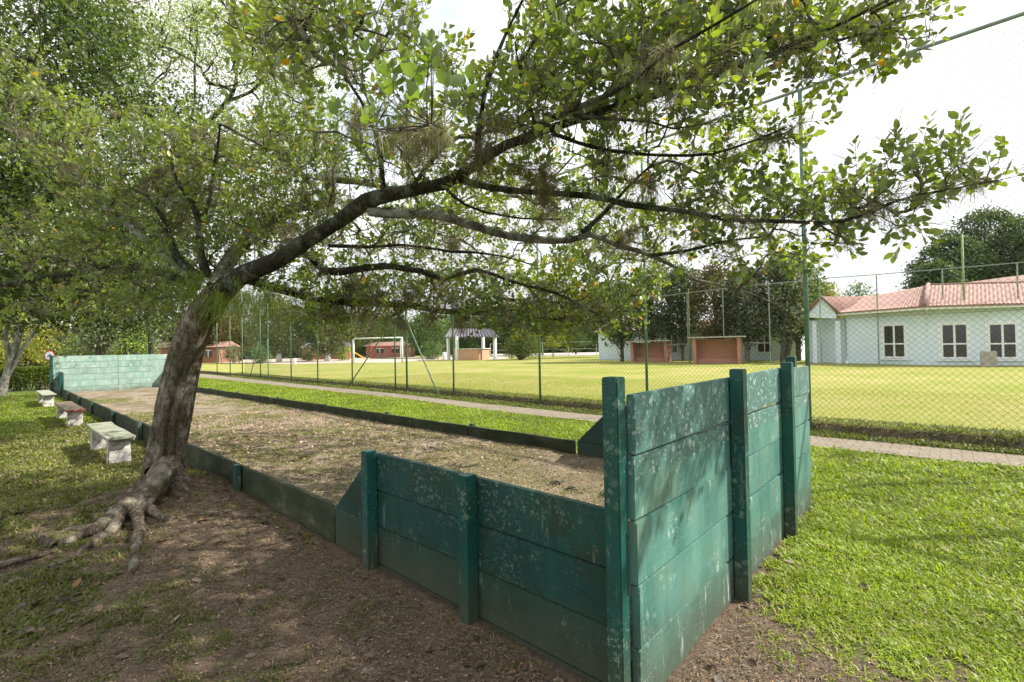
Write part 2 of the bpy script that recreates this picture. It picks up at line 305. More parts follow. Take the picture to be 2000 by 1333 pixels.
def grassiness(x, y):
    n = fbm(x*.9+5, y*.9, 4); n2 = fbm(x*3.1, y*3.1+7, 3)
    right = sst(2.05, 4.0, x-.75*np.clip(y, -1, 1)+1.6*(n-.5)+1.9*(n2-.5)-.35*np.exp(-((y-1.0)/.16)**2))
    right = np.where(y < 1.04, right, 0)
    left = .16+.52*sst(.41, .71, n*.65+n2*.35 + .10*(x < .9) + .012*np.clip(y-6, 0, 12)) 
    left = left*(1-.85*np.exp(-(((x-1.55)/.75)**2+((y-4.2)/2.6)**2)))
    left = np.maximum(left, sst(12, 18, y+4*(n-.5))*.85)
    g = np.where(x < 1.95, left, right)
    g = np.where((x > 5.5), np.maximum(g, .92), g)
    return np.clip(g, 0, 1)
def sheet(name, xs, ys, zf, mat, attr=None, **kw):
    XX, YY = np.meshgrid(xs, ys, indexing='ij'); V = np.stack([XX, YY, zf(XX, YY)], -1).reshape(-1, 3); n, k = len(xs), len(ys)
    i = (np.arange(n-1)[:, None]*k+np.arange(k-1)[None]).ravel(); Q = np.stack([i, i+k, i+k+1, i+1], -1)
    g = None if attr is None else np.repeat(attr(XX, YY).ravel()[:, None], 3, 1)
    return link(name, npmesh(name, V, [Q], g, 'gr'), mat, None, True)
xs = np.concatenate([[-400, -100, -30, -12, -5, -2], np.arange(-1, 7.5, .07), np.arange(7.6, 14, .25), [16, 30, 100, 250, 700]])
ys = np.concatenate([[-400, -100, -30, -10, -5], np.arange(-3, 12, .07), np.arange(12, 30, .25), [33, 40, 60, 120, 300, 700]])
def gz_all(x, y):
    z = gz(x, y); far = (np.abs(x) > 20) | (np.abs(y) > 45)
    inside = (x > X0+.05) & (x < XR-.05) & (y > YW+.08) & (y < YF-.1)
    z = np.where(inside, -.12, z); return np.where(far | (x > 12.2), -.06, z)
tag(sheet('ground', xs, ys, gz_all, M['ground'], grassiness), kind='structure')
def cz(x, y): return CZ + (fbm(x*1.5+3, y*1.5, 4)-.5)*.07+(fbm(x*9, y*9, 3)-.5)*.025 + .05*np.exp(-((x-2.0)/.35)**2)
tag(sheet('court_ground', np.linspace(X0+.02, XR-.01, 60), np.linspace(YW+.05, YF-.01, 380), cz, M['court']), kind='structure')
ysp = np.concatenate([np.arange(-8, 60, .5)])
V = []; 
for y in ysp: V += [(pathin(y)+.06*(fbm(y*2, 3.)-.5), y, .012), (pathout(y)+.06*(fbm(y*2, 8.)-.5), y, .016)]
i = np.arange(len(ysp)-1)*2
V = np.array(V); V[:, 2] += .012
tag(link('brick_path', npmesh('path', V, [np.stack([i, i+1, i+3, i+2], -1)]), M['path']), kind='structure')
# playing field, a little higher than the path, with a worn edge
yl = np.concatenate([np.arange(-9, 30, .12), np.arange(30, 140, 2)]); P1 = []
lx = fenceX(yl)+.06+.10*(fbm(yl*1.3, yl*0+2.)-.5)
rows = []
for off, z in ((-.12, -.03), (.0, .07), (.10, .17), (.28, .215), (.8, FZ), (3, FZ), (8, FZ), (14, FZ), (26, FZ), (60, FZ), (160, FZ), (500, FZ)):
    j = (fbm(yl*3+off*9, yl*0+off*7)-.5)*(.10 if off < .5 else .02); rows.append(np.stack([lx+off+j, yl, np.full(len(yl), z)+j*.3*(off < 1)], -1))
V = np.concatenate(rows); k = len(yl); i = (np.arange(len(rows)-1)[:, None]*k+np.arange(k-1)[None]).ravel()
tag(link('field', npmesh('field', V, [np.stack([i, i+k, i+k+1, i+1], -1)]), M['field'], None, True), kind='structure')
def flat(name, pts, z, mat, kind='structure'):
    me = bpy.data.meshes.new(name); me.from_pydata([(p[0], p[1], z) for p in pts], [], [tuple(range(len(pts)))]); return tag(link(name, me, mat), kind=kind)
flat('playground_ground', [gp(250, 706, FZ)[:2], gp(560, 712, FZ)[:2], gp(800, 707, FZ)[:2], gp(868, 703, FZ)[:2], gp(990, 702, FZ)[:2], gp(1000, 696, FZ)[:2], gp(870, 697, FZ)[:2], gp(250, 702.5, FZ)[:2]], FZ+.02, plain('dusty_gravel', (.46, .38, .31), .95, .2, .5))
flat('road', [gp(962, 697.5, FZ)[:2], gp(1170, 694, FZ)[:2], gp(1330, 690, FZ)[:2], gp(1325, 685, FZ)[:2], gp(960, 692, FZ)[:2]], FZ+.03, M['paving'])

# ------------------------------------------------------------------ grass blades
def blades(name, pos, h, wd, col, lean, label, seg=2):
    n = len(pos); a = R.random(n)*2*pi; d = np.stack([np.cos(a), np.sin(a), np.zeros(n)], -1); s = np.stack([-np.sin(a), np.cos(a), np.zeros(n)], -1)
    up = np.array([0, 0, 1.]); ln = lean[:, None]; h = h[:, None]; wd = wd[:, None]
    p0 = pos-s*wd/2; p1 = pos+s*wd/2; mid = pos+up*h*.55*(1-.4*ln)+d*h*ln*.35; tip = pos+up*h*(1-.75*ln)+d*h*ln*1.0
    V = np.stack([p0, p1, mid-s*wd*.42, mid+s*wd*.42, tip], 1).reshape(-1, 3)
    b = np.arange(n)*5; Q = np.stack([b, b+1, b+3, b+2], -1); T = np.stack([b+2, b+3, b+4], -1)
    c = np.repeat(col, 5, 0)
    return tag(link(name, npmesh(name, V, [Q, T], c), M['grass']), label, 'grass', kind='stuff')
def polar(n, r0, r1, p=1.0, a0=-.16, a1=pi/2+.03):
    r = r0*(r1/r0)**(R.random(n)**p); a = a0+(a1-a0)*R.random(n); return r*np.cos(a), r*np.sin(a), r
def gcolor(n, k):
    t = R.random(n)[:, None]; g1 = np.array([.13, .20, .014]); g2 = np.array([.33, .40, .03]); c = g1*(1-t)+g2*t
    dry = R.random(n)[:, None] < k
    if k > .3: c = c*.55+np.array([.10, .105, .03])*.6
    return np.where(dry, np.array([.34, .29, .16])*(.6+.6*t), c)
def field_of_blades():
    P = []; Hh = []; W = []; C_ = []; Ln = []
    def add(x, y, z, r, k, hh=.06, dry=.06, tone=1.):
        n = len(x); P.append(np.stack([x, y, z], -1)); hh = hh*(.55+.9*fbm(x*3.3, y*3.3+9, 3)); sc = np.clip(r/3.2, .8, 5)
        Hh.append(hh*(.5+R.random(n))*np.clip(sc, .8, 1.6)); W.append((.0042+.0052*R.random(n))*sc); C_.append(gcolor(n, dry)*tone*(.62+.76*fbm(x*1.9+3, y*1.9, 4))[:, None]); Ln.append(.35+.75*R.random(n))
    x, y, r = polar(560000, 1.7, 9.5, .95); g = grassiness(x, y); ins = (x > X0-.06) & (y > YW-.03)
    clump = fbm(x*6, y*6, 3); keep = ~ins & (R.random(len(x)) < np.where(g > .5, g*1.1, g*1.0*sst(.38, .58, clump)))
    keep &= (x < pathin(y)-.02) & ~((x > 1.2) & (x < 1.75) & (y > 6.4) & (y < 7.1)); x, y, r = x[keep], y[keep], r[keep]
    lft = x < 1.9
    add(x[~lft], y[~lft], gz(x, y)[~lft]-.004, r[~lft], 1, .046, .09)
    add(x[lft], y[lft], gz(x, y)[lft]-.004, r[lft], 1, .036, .34, .55)
    # far left lawn; nearer part dulled, tree shade put into the blade colour
    x, y, r = polar(130000, 7, 30, 1., 1.3, pi/2+.02); k = (R.random(len(x)) < grassiness(x, y)) & (x < 1.85); k2 = k & (y < 14); add(x[k2], y[k2], gz(x, y)[k2], r[k2], 1, .035, .36, .75); k = k & (y >= 14); add(x[k], y[k], gz(x, y)[k], r[k], 1, .035, .12, .7)
    # strip between court and path
    n = 190000; y = -1+42*R.random(n)**1.8; x = 5.56+(pathin(y)-5.56-.03)*R.random(n); k = y > 1.0; x, y = x[k], y[k]; add(x, y, gz(x, y)-.002, np.hypot(x, y)*.75, 1, .05, .05, 1.)
    # verge between path and field edge
    n = 60000; y = -3+40*R.random(n)**1.6; xo = pathout(y); x = xo-.03+(fenceX(y)-xo+.12)*R.random(n)**.8; k = R.random(n) < .45; x, y = x[k], y[k]
    add(x, y, 0*x+.01+.05*R.random(len(x)), np.hypot(x, y)*.7, 1, .04, .3, .55)
    n = 26000; y = -3+40*R.random(n)**1.6; x = fenceX(y)+.02+.6*R.random(n)**.6; add(x, y, np.clip((x-fenceX(y))*1.2, 0, .21)+0*x, np.hypot(x, y)*.7, 1, .04, .3, .6)
    P_ = np.concatenate(P); blades('grass', P_, np.concatenate(Hh), np.concatenate(W), np.concatenate(C_), np.concatenate(Ln), 'short broad green grass blades covering the lawns and patchy soil')
    n = 90000; y = -4+26*R.random(n)**1.2; x = fenceX(y)+.5+7*R.random(n)**1.5; rr_ = np.hypot(x, y)
    q = R.random(n)[:, None]; blades('field_turf', np.stack([x, y, x*0+FZ-.004], -1), .022*(.5+R.random(n))*np.clip(rr_/10, 1, 1.6), .0035*np.clip(rr_/4, 1, 4), (np.array([.22, .27, .04])*(1-q)+np.array([.40, .36, .10])*q)*.9, .4+.7*R.random(n), 'short mown yellow green turf along the near edge of the playing field')
    # court weeds
    n = 70000; x = X0+.1+3.35*R.random(n); y = 1.2+20*R.random(n)**1.7; g = fbm(x*.8+30, y*.5+3, 4)*.6+fbm(x*4, y*4, 3)*.4; k = R.random(n) < sst(.46, .62, g); x, y = x[k], y[k]; r = np.hypot(x, y); n = len(x)
    blades('court_weeds', np.stack([x, y, cz(x, y)], -1), .032*(.5+R.random(n)), .004*np.clip(r/3, 1, 5), gcolor(n, .31)*.8, .3+.6*R.random(n), 'thin yellow green weeds growing in patches on the sandy court')
field_of_blades()

# ------------------------------------------------------------------ leaves
T8 = np.array([(0, 0, 0), (0, .34, -.035), (0, .68, -.035), (0, 1, -.01), (-.5, .32, .05), (-.42, .7, .04), (.5, .32, .05), (.42, .7, .04)]); F8 = np.array([(0, 1, 4), (1, 5, 4), (1, 2, 5), (2, 3, 5), (0, 6, 1), (1, 6, 7), (1, 7, 2), (2, 7, 3)])
T4 = np.array([(0, 0, 0), (-.5, .5, .06), (0, 1, 0), (.5, .5, .06)]); F4 = np.array([(0, 2, 1), (0, 3, 2)])
def nrm(v): return v/(np.linalg.norm(v, axis=-1, keepdims=True)+1e-9)
def leafmesh(name, pos, d, nor, ln, wr, col, hi=True):
    T, Fc = (T8, F8) if hi else (T4, F4); s = nrm(np.cross(d, nor)); n = nrm(np.cross(s, d)); L_ = ln[:, None, None]
    V = pos[:, None]+L_*(T[None, :, 0, None]*wr*s[:, None]+T[None, :, 1, None]*d[:, None]+T[None, :, 2, None]*n[:, None])
    k = len(T); b = (np.arange(len(pos))*k)[:, None, None]; Q = (Fc[None]+b).reshape(-1, 3)
    return npmesh(name, V.reshape(-1, 3), [Q], np.repeat(col, k, 0))
def leafcol(n, a, b, yel=.02, ycol=(.5, .3, .02), clump=None):
    t = R.random(n)[:, None] if clump is None else np.clip(clump[:, None]+.35*(R.random(n)[:, None]-.5), 0, 1)
    c = np.array(a)*(1-t)+np.array(b)*t; c = c*(.8+.4*R.random(n)[:, None]); return np.where(R.random(n)[:, None] < yel, np.array(ycol)*(.6+.6*R.random(n)[:, None]), c)

def blobpoints(blobs):
    P = []; B = []
    for k, (cx, cy, rx, ry, d0, d1, n) in enumerate(blobs):
        a = R.random(n)*2*pi; q = np.sqrt(R.random(n)); x = cx+rx*q*np.cos(a); y = cy+ry*q*np.sin(a); d = d0+(d1-d0)*R.random(n)
        P.append(np.stack([at(x[i], y[i], d[i]) for i in range(n)])); B += [k]*n
    P = np.concatenate(P); o = P[:, 2] > 1.75; return P[o], np.array(B)[o]
def grow(limbs, A, step=.12, curl=.25, rt=.0022, pw=.5, rmax=.05):
    """limbs: [(points, radii)], A: attractor points. returns lines, radii, tip dirs; every branch leaves the nearest wood"""
    nodes = []; tang = []; lines = []; rads = []
    for P, r in limbs:
        S, q = smoothline(P, r, step); S = S+np.cumsum(R.normal(0, .009, S.shape), 0)*np.linspace(0, 1, len(S))[:, None]
        lines.append(S); rads.append(q); nodes.append(S); tang.append(nrm(np.gradient(S, axis=0)))
    nodes = np.concatenate(nodes); tang = np.concatenate(tang); nf = len(nodes)
    cap = nf+len(A)*14; NP = np.zeros((cap, 3)); NT = np.zeros((cap, 3)); NP[:nf] = nodes; NT[:nf] = tang; par = -np.ones(cap, int); wgt = np.zeros(cap); cnt = nf
    d0 = np.min(np.linalg.norm(A[:, None]-nodes[None, ::2], axis=2), 1) if len(A)*nf < 6e7 else np.linalg.norm(A-nodes[0], axis=1)
    br = []; tips = np.zeros_like(A)
    for a in np.argsort(d0):
        v = A[a]-NP[:cnt]; d = np.sqrt((v*v).sum(1)); al = (v*NT[:cnt]).sum(1)/(d+1e-6); j = int(np.argmin(d*(1.25-.45*al)))
        Ld = d[j]; k = int(np.clip(Ld/step, 2, 12)); dr = v[j]/(Ld+1e-9); c = NP[j]+(NT[j]*.55+dr*.6)*Ld*.5+R.normal(0, curl*.25, 3)*Ld
        t = (np.arange(1, k+1)/k)[:, None]; pts = (1-t)**2*NP[j]+2*t*(1-t)*c+t*t*A[a]
        pts[:-1] += R.normal(0, .03, (k-1, 3))*Ld/k
        ids = np.arange(cnt, cnt+k); NP[ids] = pts; NT[ids] = nrm(np.diff(np.vstack([NP[j], pts]), axis=0)); par[ids] = np.concatenate([[j], ids[:-1]]); cnt += k
        br.append((j, ids)); tips[a] = NT[ids[-1]]; wgt[ids[-1]] += 1
    for i in range(cnt-1, nf-1, -1):
        p = par[i]
        if p >= nf: wgt[p] += wgt[i]
    for j, ids in br:
        r = np.minimum(rt*np.maximum(wgt[ids], 1)**pw, rmax); lines.append(np.vstack([NP[j], NP[ids]])); rads.append(np.concatenate([[r[0]*1.15], r]))
    return lines, rads, len(limbs), tips
def sprigs(A, tips, nl, tw, rng_len, up=.35):
    """twigs with leaves in a loose spiral"""
    n = len(A); d = nrm(tips*.7+R.normal(0, .45, (n, 3))+np.array([0, 0, up])); a = nrm(np.cross(d, nrm(R.normal(0, 1, (n, 3))))); b = np.cross(d, a)
    tl = tw*(.6+.8*R.random(n)); k = np.arange(nl); t = (k+.6)/nl; ph = k*2.4+R.random(n)[:, None]*6.3; tt = t[None]**.8
    base = A[:, None]+d[:, None]*(tl[:, None]*tt)[..., None]
    out = a[:, None]*np.cos(ph)[..., None]+b[:, None]*np.sin(ph)[..., None]
    ld = nrm(out*(1.0-.35*t)[None, :, None]+d[:, None]*(.45+.5*t)[None, :, None]+np.array([0, 0, .15])+R.normal(0, .2, (n, nl, 3)))
    nr = nrm(d[:, None]*.6-out*.2+np.array([0, 0, .8])+R.normal(0, .35, (n, nl, 3)))
    ln = rng_len[0]+(rng_len[1]-rng_len[0])*R.random((n, nl)); base = base+ld*.012
    lines = [np.stack([A[i]-d[i]*.01, A[i]+d[i]*tl[i]*.5, A[i]+d[i]*tl[i]]) for i in range(n)]
    return base.reshape(-1, 3), ld.reshape(-1, 3), nr.reshape(-1, 3), ln.ravel(), lines

# ------------------------------------------------------------------ main tree
tree = empty('leaning_tree', (1.45, 6.75, 0), 'big leaning tree with mossy branching limbs and glossy leaves spreading over the court', 'tree')
def px(l): return [at(x, y, d) for x, y, d, w_ in l], [w_*.36*d/F for x, y, d, w_ in l]
LIMBS = [px(l) for l in [
 [(405, 620, 5.5, 60), (430, 575, 5.45, 62), (470, 540, 5.3, 52), (530, 515, 5.1, 48), (600, 472, 4.85, 42), (665, 432, 4.6, 40), (715, 395, 4.4, 44), (770, 383, 4.2, 36), (870, 362, 4.0, 33), (930, 327, 3.8, 29), (990, 290, 3.6, 27), (1100, 250, 3.4, 22), (1210, 215, 3.2, 20), (1330, 180, 3.05, 18), (1470, 128, 2.9, 14), (1570, 80, 2.8, 11), (1680, 35, 2.7, 8), (1770, -10, 2.6, 6)],
 [(722, 412, 4.4, 30), (760, 418, 4.35, 27), (850, 420, 4.25, 24), (930, 445, 4.2, 23), (1000, 463, 4.15, 20), (1100, 466, 4.1, 18), (1140, 455, 4.1, 16), (1200, 478, 4.05, 13), (1270, 500, 4.0, 11), (1340, 540, 4.0, 8), (1420, 565, 3.95, 6), (1500, 600, 3.9, 4)],
 [(1138, 456, 4.1, 14), (1170, 425, 4.0, 12), (1195, 400, 3.95, 10), (1245, 350, 3.85, 7), (1300, 300, 3.7, 5)],
 [(900, 352, 3.95, 20), (960, 368, 3.85, 18), (1060, 380, 3.75, 17), (1150, 385, 3.65, 17), (1220, 402, 3.55, 16), (1320, 415, 3.4, 14), (1420, 432, 3.3, 12), (1520, 440, 3.2, 11), (1640, 435, 3.1, 9), (1740, 400, 3.0, 7), (1850, 372, 2.95, 5), (1960, 345, 2.9, 3)],
 [(1270, 500, 4.0, 10), (1330, 492, 3.9, 9), (1400, 478, 3.8, 7), (1500, 470, 3.7, 5)],
 [(1030, 275, 3.5, 18), (1060, 240, 3.2, 15), (1120, 215, 2.95, 13), (1200, 180, 2.7, 12), (1260, 142, 2.5, 11), (1310, 95, 2.35, 10), (1400, 40, 2.2, 8), (1500, -20, 2.1, 6)],
 [(1120, 225, 2.95, 9), (1190, 233, 2.9, 8), (1260, 233, 2.85, 7), (1310, 253, 2.8, 5), (1380, 240, 2.75, 3)],
 [(750, 385, 4.25, 16), (745, 340, 4.2, 14), (740, 290, 4.1, 13), (730, 250, 4.0, 10), (700, 190, 3.8, 8), (660, 120, 3.6, 6)],
 [(935, 330, 3.7, 22), (935, 270, 3.5, 18), (945, 200, 3.3, 13), (965, 120, 3.1, 11), (990, 60, 3.0, 9), (1015, 0, 2.9, 8), (1030, -50, 2.8, 6)],
 [(800, 372, 4.1, 14), (830, 330, 3.8, 11), (870, 285, 3.4, 10), (850, 265, 2.8, 9), (790, 262, 2.4, 8), (740, 268, 2.2, 6)],
 [(850, 270, 2.9, 8), (870, 250, 2.2, 7), (842, 240, 1.95, 4), (842, 180, 1.85, 3), (842, 120, 1.8, 2.5)],
 [(415, 560, 5.5, 30), (440, 520, 5.7, 36), (480, 470, 5.9, 36), (530, 430, 6.0, 34), (590, 405, 6.1, 28), (650, 395, 6.1, 22), (640, 350, 6.0, 20), (700, 352, 5.9, 16), (760, 362, 5.7, 12), (850, 350, 5.4, 9), (940, 300, 5, 7)],
 [(640, 398, 6.1, 18), (600, 350, 6.1, 16), (570, 320, 6, 10), (560, 250, 5.8, 7), (540, 150, 5.4, 5)],
 [(405, 540, 5.5, 26), (393, 500, 5.5, 20), (390, 430, 5.45, 16), (375, 395, 5.4, 14), (350, 360, 5.4, 10), (330, 300, 5.3, 8)],
 [(392, 450, 5.5, 11), (405, 400, 5.4, 9), (420, 330, 5.2, 7), (430, 250, 5, 5)],
 [(390, 545, 5.5, 24), (345, 500, 5.7, 22), (330, 450, 5.8, 14), (318, 425, 5.8, 10), (290, 380, 5.8, 7)],
 [(375, 540, 5.6, 20), (300, 480, 6.0, 17), (240, 430, 6.3, 18), (180, 385, 6.6, 16), (120, 330, 6.9, 15), (60, 280, 7.1, 12), (10, 240, 7.2, 9)],
 [(385, 560, 5.6, 22), (330, 540, 5.9, 18), (260, 525, 6.2, 16), (200, 528, 6.4, 14), (120, 548, 6.7, 14), (50, 562, 6.9, 14), (-40, 575, 7.1, 12)],
 [(480, 545, 5.4, 26), (560, 570, 5.5, 22), (640, 588, 5.6, 20), (720, 592, 5.6, 18), (800, 596, 5.6, 17), (860, 606, 5.6, 16), (940, 606, 5.5, 14), (1000, 612, 5.4, 10), (1090, 620, 5.3, 7), (1200, 630, 5.2, 4)],
 [(905, 603, 5.5, 12), (935, 582, 5.3, 10), (990, 585, 5.1, 8), (1080, 590, 5, 6), (1180, 600, 4.9, 4)],
 [(600, 500, 5.0, 14), (640, 530, 5.2, 20), (690, 528, 5.2, 20), (750, 520, 5.2, 18), (820, 530, 5.1, 16), (870, 545, 5.0, 14), (930, 528, 4.9, 11), (1000, 548, 4.8, 9), (1090, 570, 4.7, 7), (1180, 610, 4.6, 4)],
 [(640, 480, 4.9, 9), (700, 482, 4.9, 9), (780, 480, 4.8, 8), (880, 490, 4.7, 7), (960, 495, 4.6, 5), (1050, 520, 4.5, 4)],
 [(865, 360, 4.0, 10), (910, 400, 3.9, 7), (990, 420, 3.9, 5), (1100, 420, 3.9, 4)],
 [(1080, 262, 3.45, 12), (1180, 290, 3.4, 10), (1300, 300, 3.35, 8), (1420, 290, 3.3, 6), (1530, 250, 3.2, 4)],
 [(1700, 25, 2.65, 8), (1850, -40, 2.6, 8), (2050, -110, 2.6, 7), (2260, -140, 2.7, 5)],  # added limb, mostly out of frame, carrying foliage that shades the foreground
 [(1510, 105, 2.85, 9), (1600, 90, 3.0, 8), (1700, 60, 3.1, 6), (1800, 30, 3.2, 4)],
]]
BL = [(700, 90, 210, 110, 2.9, 4.6, 230), (580, 45, 110, 60, 3.5, 5.4, 62), (480, 15, 80, 40, 3.6, 5.4, 18), (1150, 120, 160, 120, 2.6, 4.2, 230), (1000, 200, 130, 70, 2.9, 4.2, 90),
 (1340, 110, 160, 120, 2.4, 3.9, 170), (1500, 60, 120, 75, 2.6, 3.6, 75), (1640, 60, 110, 45, 2.8, 3.4, 44), (1600, 140, 80, 25, 2.9, 3.4, 14), (1760, 50, 80, 40, 2.9, 3.4, 16), (1700, 125, 60, 20, 3, 3.4, 6),
 (1540, 255, 35, 45, 3.3, 3.6, 14), (1450, 270, 70, 60, 3.2, 3.8, 22), (1300, 270, 180, 80, 3.3, 4.6, 90), (1430, 400, 180, 45, 3.2, 4.2, 75), (1600, 400, 110, 40, 3, 3.6, 34), (1720, 385, 100, 38, 2.9, 3.5, 30), (1775, 320, 50, 35, 2.9, 3.2, 11), (1900, 335, 70, 35, 2.8, 3.2, 20), (1780, 445, 40, 12, 2.9, 3.2, 4),
 (1620, 465, 60, 25, 3.1, 3.6, 16), (1480, 495, 120, 45, 3.4, 4.4, 42), (1280, 450, 120, 50, 3.8, 5.4, 50), (1180, 545, 130, 70, 4.4, 6.4, 150), (1060, 600, 150, 55, 4.6, 6, 190), (1170, 635, 85, 45, 4.6, 5.6, 80), (930, 570, 150, 48, 4.8, 6, 120),
 (700, 270, 180, 80, 4, 6, 150), (880, 300, 150, 70, 3.5, 5.6, 110), (950, 410, 190, 55, 4.4, 7.5, 130), (1130, 340, 150, 60, 3.6, 6.5, 100), (600, 320, 140, 90, 4.6, 6.5, 160), (690, 605, 110, 30, 5.2, 6.2, 100), (620, 560, 110, 60, 5, 6.4, 100), (760, 460, 150, 50, 4.8, 7, 80), (780, 560, 130, 40, 5, 6.2, 90),
 (1000, 430, 220, 90, 7, 9.2, 230), (820, 480, 200, 80, 7, 9.5, 200), (1180, 470, 140, 70, 6.5, 8.5, 110),
 (450, 310, 120, 90, 5, 6.4, 160), (330, 330, 130, 90, 5.2, 6.8, 160), (200, 330, 120, 90, 5.6, 7.2, 150), (100, 250, 100, 90, 6, 7.4, 120), (50, 150, 80, 60, 6, 7.4, 34), (430, 440, 130, 60, 5.2, 6.6, 110), (250, 480, 140, 60, 5.8, 7.1, 140), (100, 460, 110, 80, 6.3, 7.6, 140), (560, 430, 110, 50, 5, 6.6, 110), (270, 560, 130, 45, 5.8, 7.2, 110), (480, 500, 90, 40, 5.6, 6.8, 40), (360, 400, 150, 70, 5.6, 7, 110), (330, 600, 90, 35, 5.6, 6.5, 60), (150, 590, 140, 30, 6.3, 7.4, 60), (300, 235, 110, 40, 5.2, 6.7, 18), (560, 230, 80, 40, 4.6, 6, 26),
 # overhead and to the right, outside the frame: shades the foreground
 (1300, -150, 500, 130, 2.4, 3.8, 150), (700, -160, 400, 120, 2.6, 4.4, 90), (200, -80, 300, 90, 4.2, 6.5, 60), (2260, -120, 170, 110, 2.4, 3.3, 100), (2050, -190, 130, 70, 2.5, 3.2, 50)]
A, BK = blobpoints(BL)
# keep the sight gaps to the sky seen in the photo
def proj(P):
    v = P-CAM; d = v@FW; return CX+F*(v@RT)/d, CY-F*(v@UP)/d
u, v = proj(A); gap = (((u-905)/85)**2+((v-45)/60)**2 < 1) | (((u-655)/45)**2+((v-205)/45)**2 < 1)
A = A[~gap]
lines, rads, nl_, tips = grow(LIMBS, A, .13, .3, .0026, .48, .03)
# foreground shoots with big leaves
FG = np.array([at(*p) for p in [(842, 105, 1.8), (846, 150, 1.82), (768, 180, 1.95), (800, 175, 1.9), (830, 215, 1.85), (760, 205, 2.0), (815, 190, 2.0), (735, 170, 2.1), (870, 190, 1.95), (700, 250, 2.2), (660, 235, 2.4), (905, 200, 2.1), (780, 130, 2.3), (720, 120, 2.3)]])
def fgl(p): b = at(843, 245, 1.95); q = .5*(b+p)-np.array([0, 0, .03]); return np.stack([b, q, p])
for p in FG: lines.append(fgl(p)); rads.append(np.array([.0035, .003, .002]))
b1, d1, n1_, l1, tw1 = sprigs(A, tips, 10, .19, (.040, .080))
b2, d2, n2_, l2, tw2 = sprigs(FG, np.tile([0, 0, 1.], (len(FG), 1)), 7, .07, (.05, .085), .6)
cl = np.repeat(fbm(A[:, 0]*1.2+A[:, 2], A[:, 1]*1.2), 10); cl = np.clip((cl-.5)*2.4+.5, 0, 1)
c1 = leafcol(len(b1), (.065, .105, .02), (.27, .325, .04), .02, clump=cl); c2 = leafcol(len(b2), (.08, .13, .02), (.18, .25, .03), 0)
link('crown', leafmesh('crown', np.vstack([b1, b2]), np.vstack([d1, d2]), np.vstack([n1_, n2_]), np.concatenate([l1, l2]), .58, np.vstack([c1, c2])), M['leaf'], tree, True)
PALE = (1, 11, 12, 16)
V, Q = tubearr([lines[i] for i in range(nl_) if i not in PALE], [rads[i] for i in range(nl_) if i not in PALE], 10)
# rough up the thick limbs
V = V+(np.stack([fbm(V[:, 0]*14, V[:, 1]*14+V[:, 2]*9, 3), fbm(V[:, 1]*14, V[:, 2]*14, 3), fbm(V[:, 2]*14+4, V[:, 0]*14, 3)], -1)-.5)*.022
link('limbs', npmesh('limbs', V, [Q]), M['limb'], tree, True)
V, Q = tubearr([lines[i] for i in PALE], [rads[i]*1.03 for i in PALE], 12)
V = V+(np.stack([fbm(V[:, 0]*14, V[:, 1]*14+V[:, 2]*9, 3), fbm(V[:, 1]*14, V[:, 2]*14, 3), fbm(V[:, 2]*14+4, V[:, 0]*14, 3)], -1)-.5)*.02
for_pale = link('limbs', npmesh('limbs', V, [Q]), M['palelimb'], tree, True)
bt = []
for i in R.choice(len(A), 2200):
    p = A[i]-tips[i]*.1; d = nrm((tips[i]*.5+R.normal(0, .7, 3)+np.array([0, 0, -.1]))[None])[0]; l = .1+.3*R.random(); q = p+d*l*.5+R.normal(0, .02, 3); bt.append(np.stack([p, q, q+d*l*.5+R.normal(0, .03, 3)]))
    if R.random() < .6: e = nrm((d+R.normal(0, .6, 3))[None])[0]; bt.append(np.stack([q, q+e*l*.25, q+e*l*.45+R.normal(0, .02, 3)]))
tw1 = tw1+bt
V, Q = tubearr(lines[nl_:]+tw1+tw2, rads[nl_:]+[np.array([.0019, .0016, .001])]*(len(tw1)+len(tw2)), 4)
link('branches', npmesh('branches', V, [Q]), M['twig'], tree, True)
# trunk: swept outline with lobes, grooves and root flare
tc_ = [(322, 975, 5.62, 120), (320, 940, 5.62, 104), (322, 900, 5.6, 96), (328, 860, 5.6, 92), (339, 800, 5.6, 88), (350, 745, 5.58, 85), (362, 690, 5.55, 82), (379, 645, 5.53, 80), (398, 608, 5.5, 76), (418, 580, 5.47, 64), (428, 566, 5.45, 46), (433, 560, 5.44, 8)]
TP, TR = smoothline(*px(tc_), .025); TR = TR*.97; TP[:, 2] += 0; A_, B_ = frames(TP); nT = 96; th = np.arange(nT)/nT*2*pi
base_t = np.clip(1-(TP[:, 2]-TP[0, 2])/.75, 0, 1)
rr = np.ones((len(TP), nT))
cam_ang = None
to = nrm((CAM-TP.mean(0))[None])[0]; thc = atan2(to@B_.mean(0), to@A_.mean(0))
def groove(c0, wd, dp, z0, z1):
    zz = (TP[:, 2]); wz = sst(z0, z0+.15, zz)*(1-sst(z1-.2, z1, zz)); c = thc+c0+.12*np.sin(zz*5)
    dth = (th[None]-c[:, None]+pi) % (2*pi)-pi; return -dp*wz[:, None]*np.exp(-(dth/wd)**2)
rr += groove(.02, .10, .24, -.05, 1.55)+groove(.55, .12, .16, .35, 1.7)+groove(-.6, .10, .10, .5, 1.6)+groove(1.5, .12, .15, 0, 1.5)+groove(-1.6, .12, .15, 0, 1.5)
rr += .10*np.sin(th*3+1)[None]*(.4+base_t[:, None]) + .22*base_t[:, None]**2*(np.maximum(0, np.sin(th*5+.6))**2)[None]
zz = TP[:, 2][:, None]; rr += (fbm(np.cos(th)[None]*3+zz*2.2+9, np.sin(th)[None]*3+zz*.9, 5)-.5)*.22+(fbm(th[None]*9, zz*9, 3)-.5)*.045
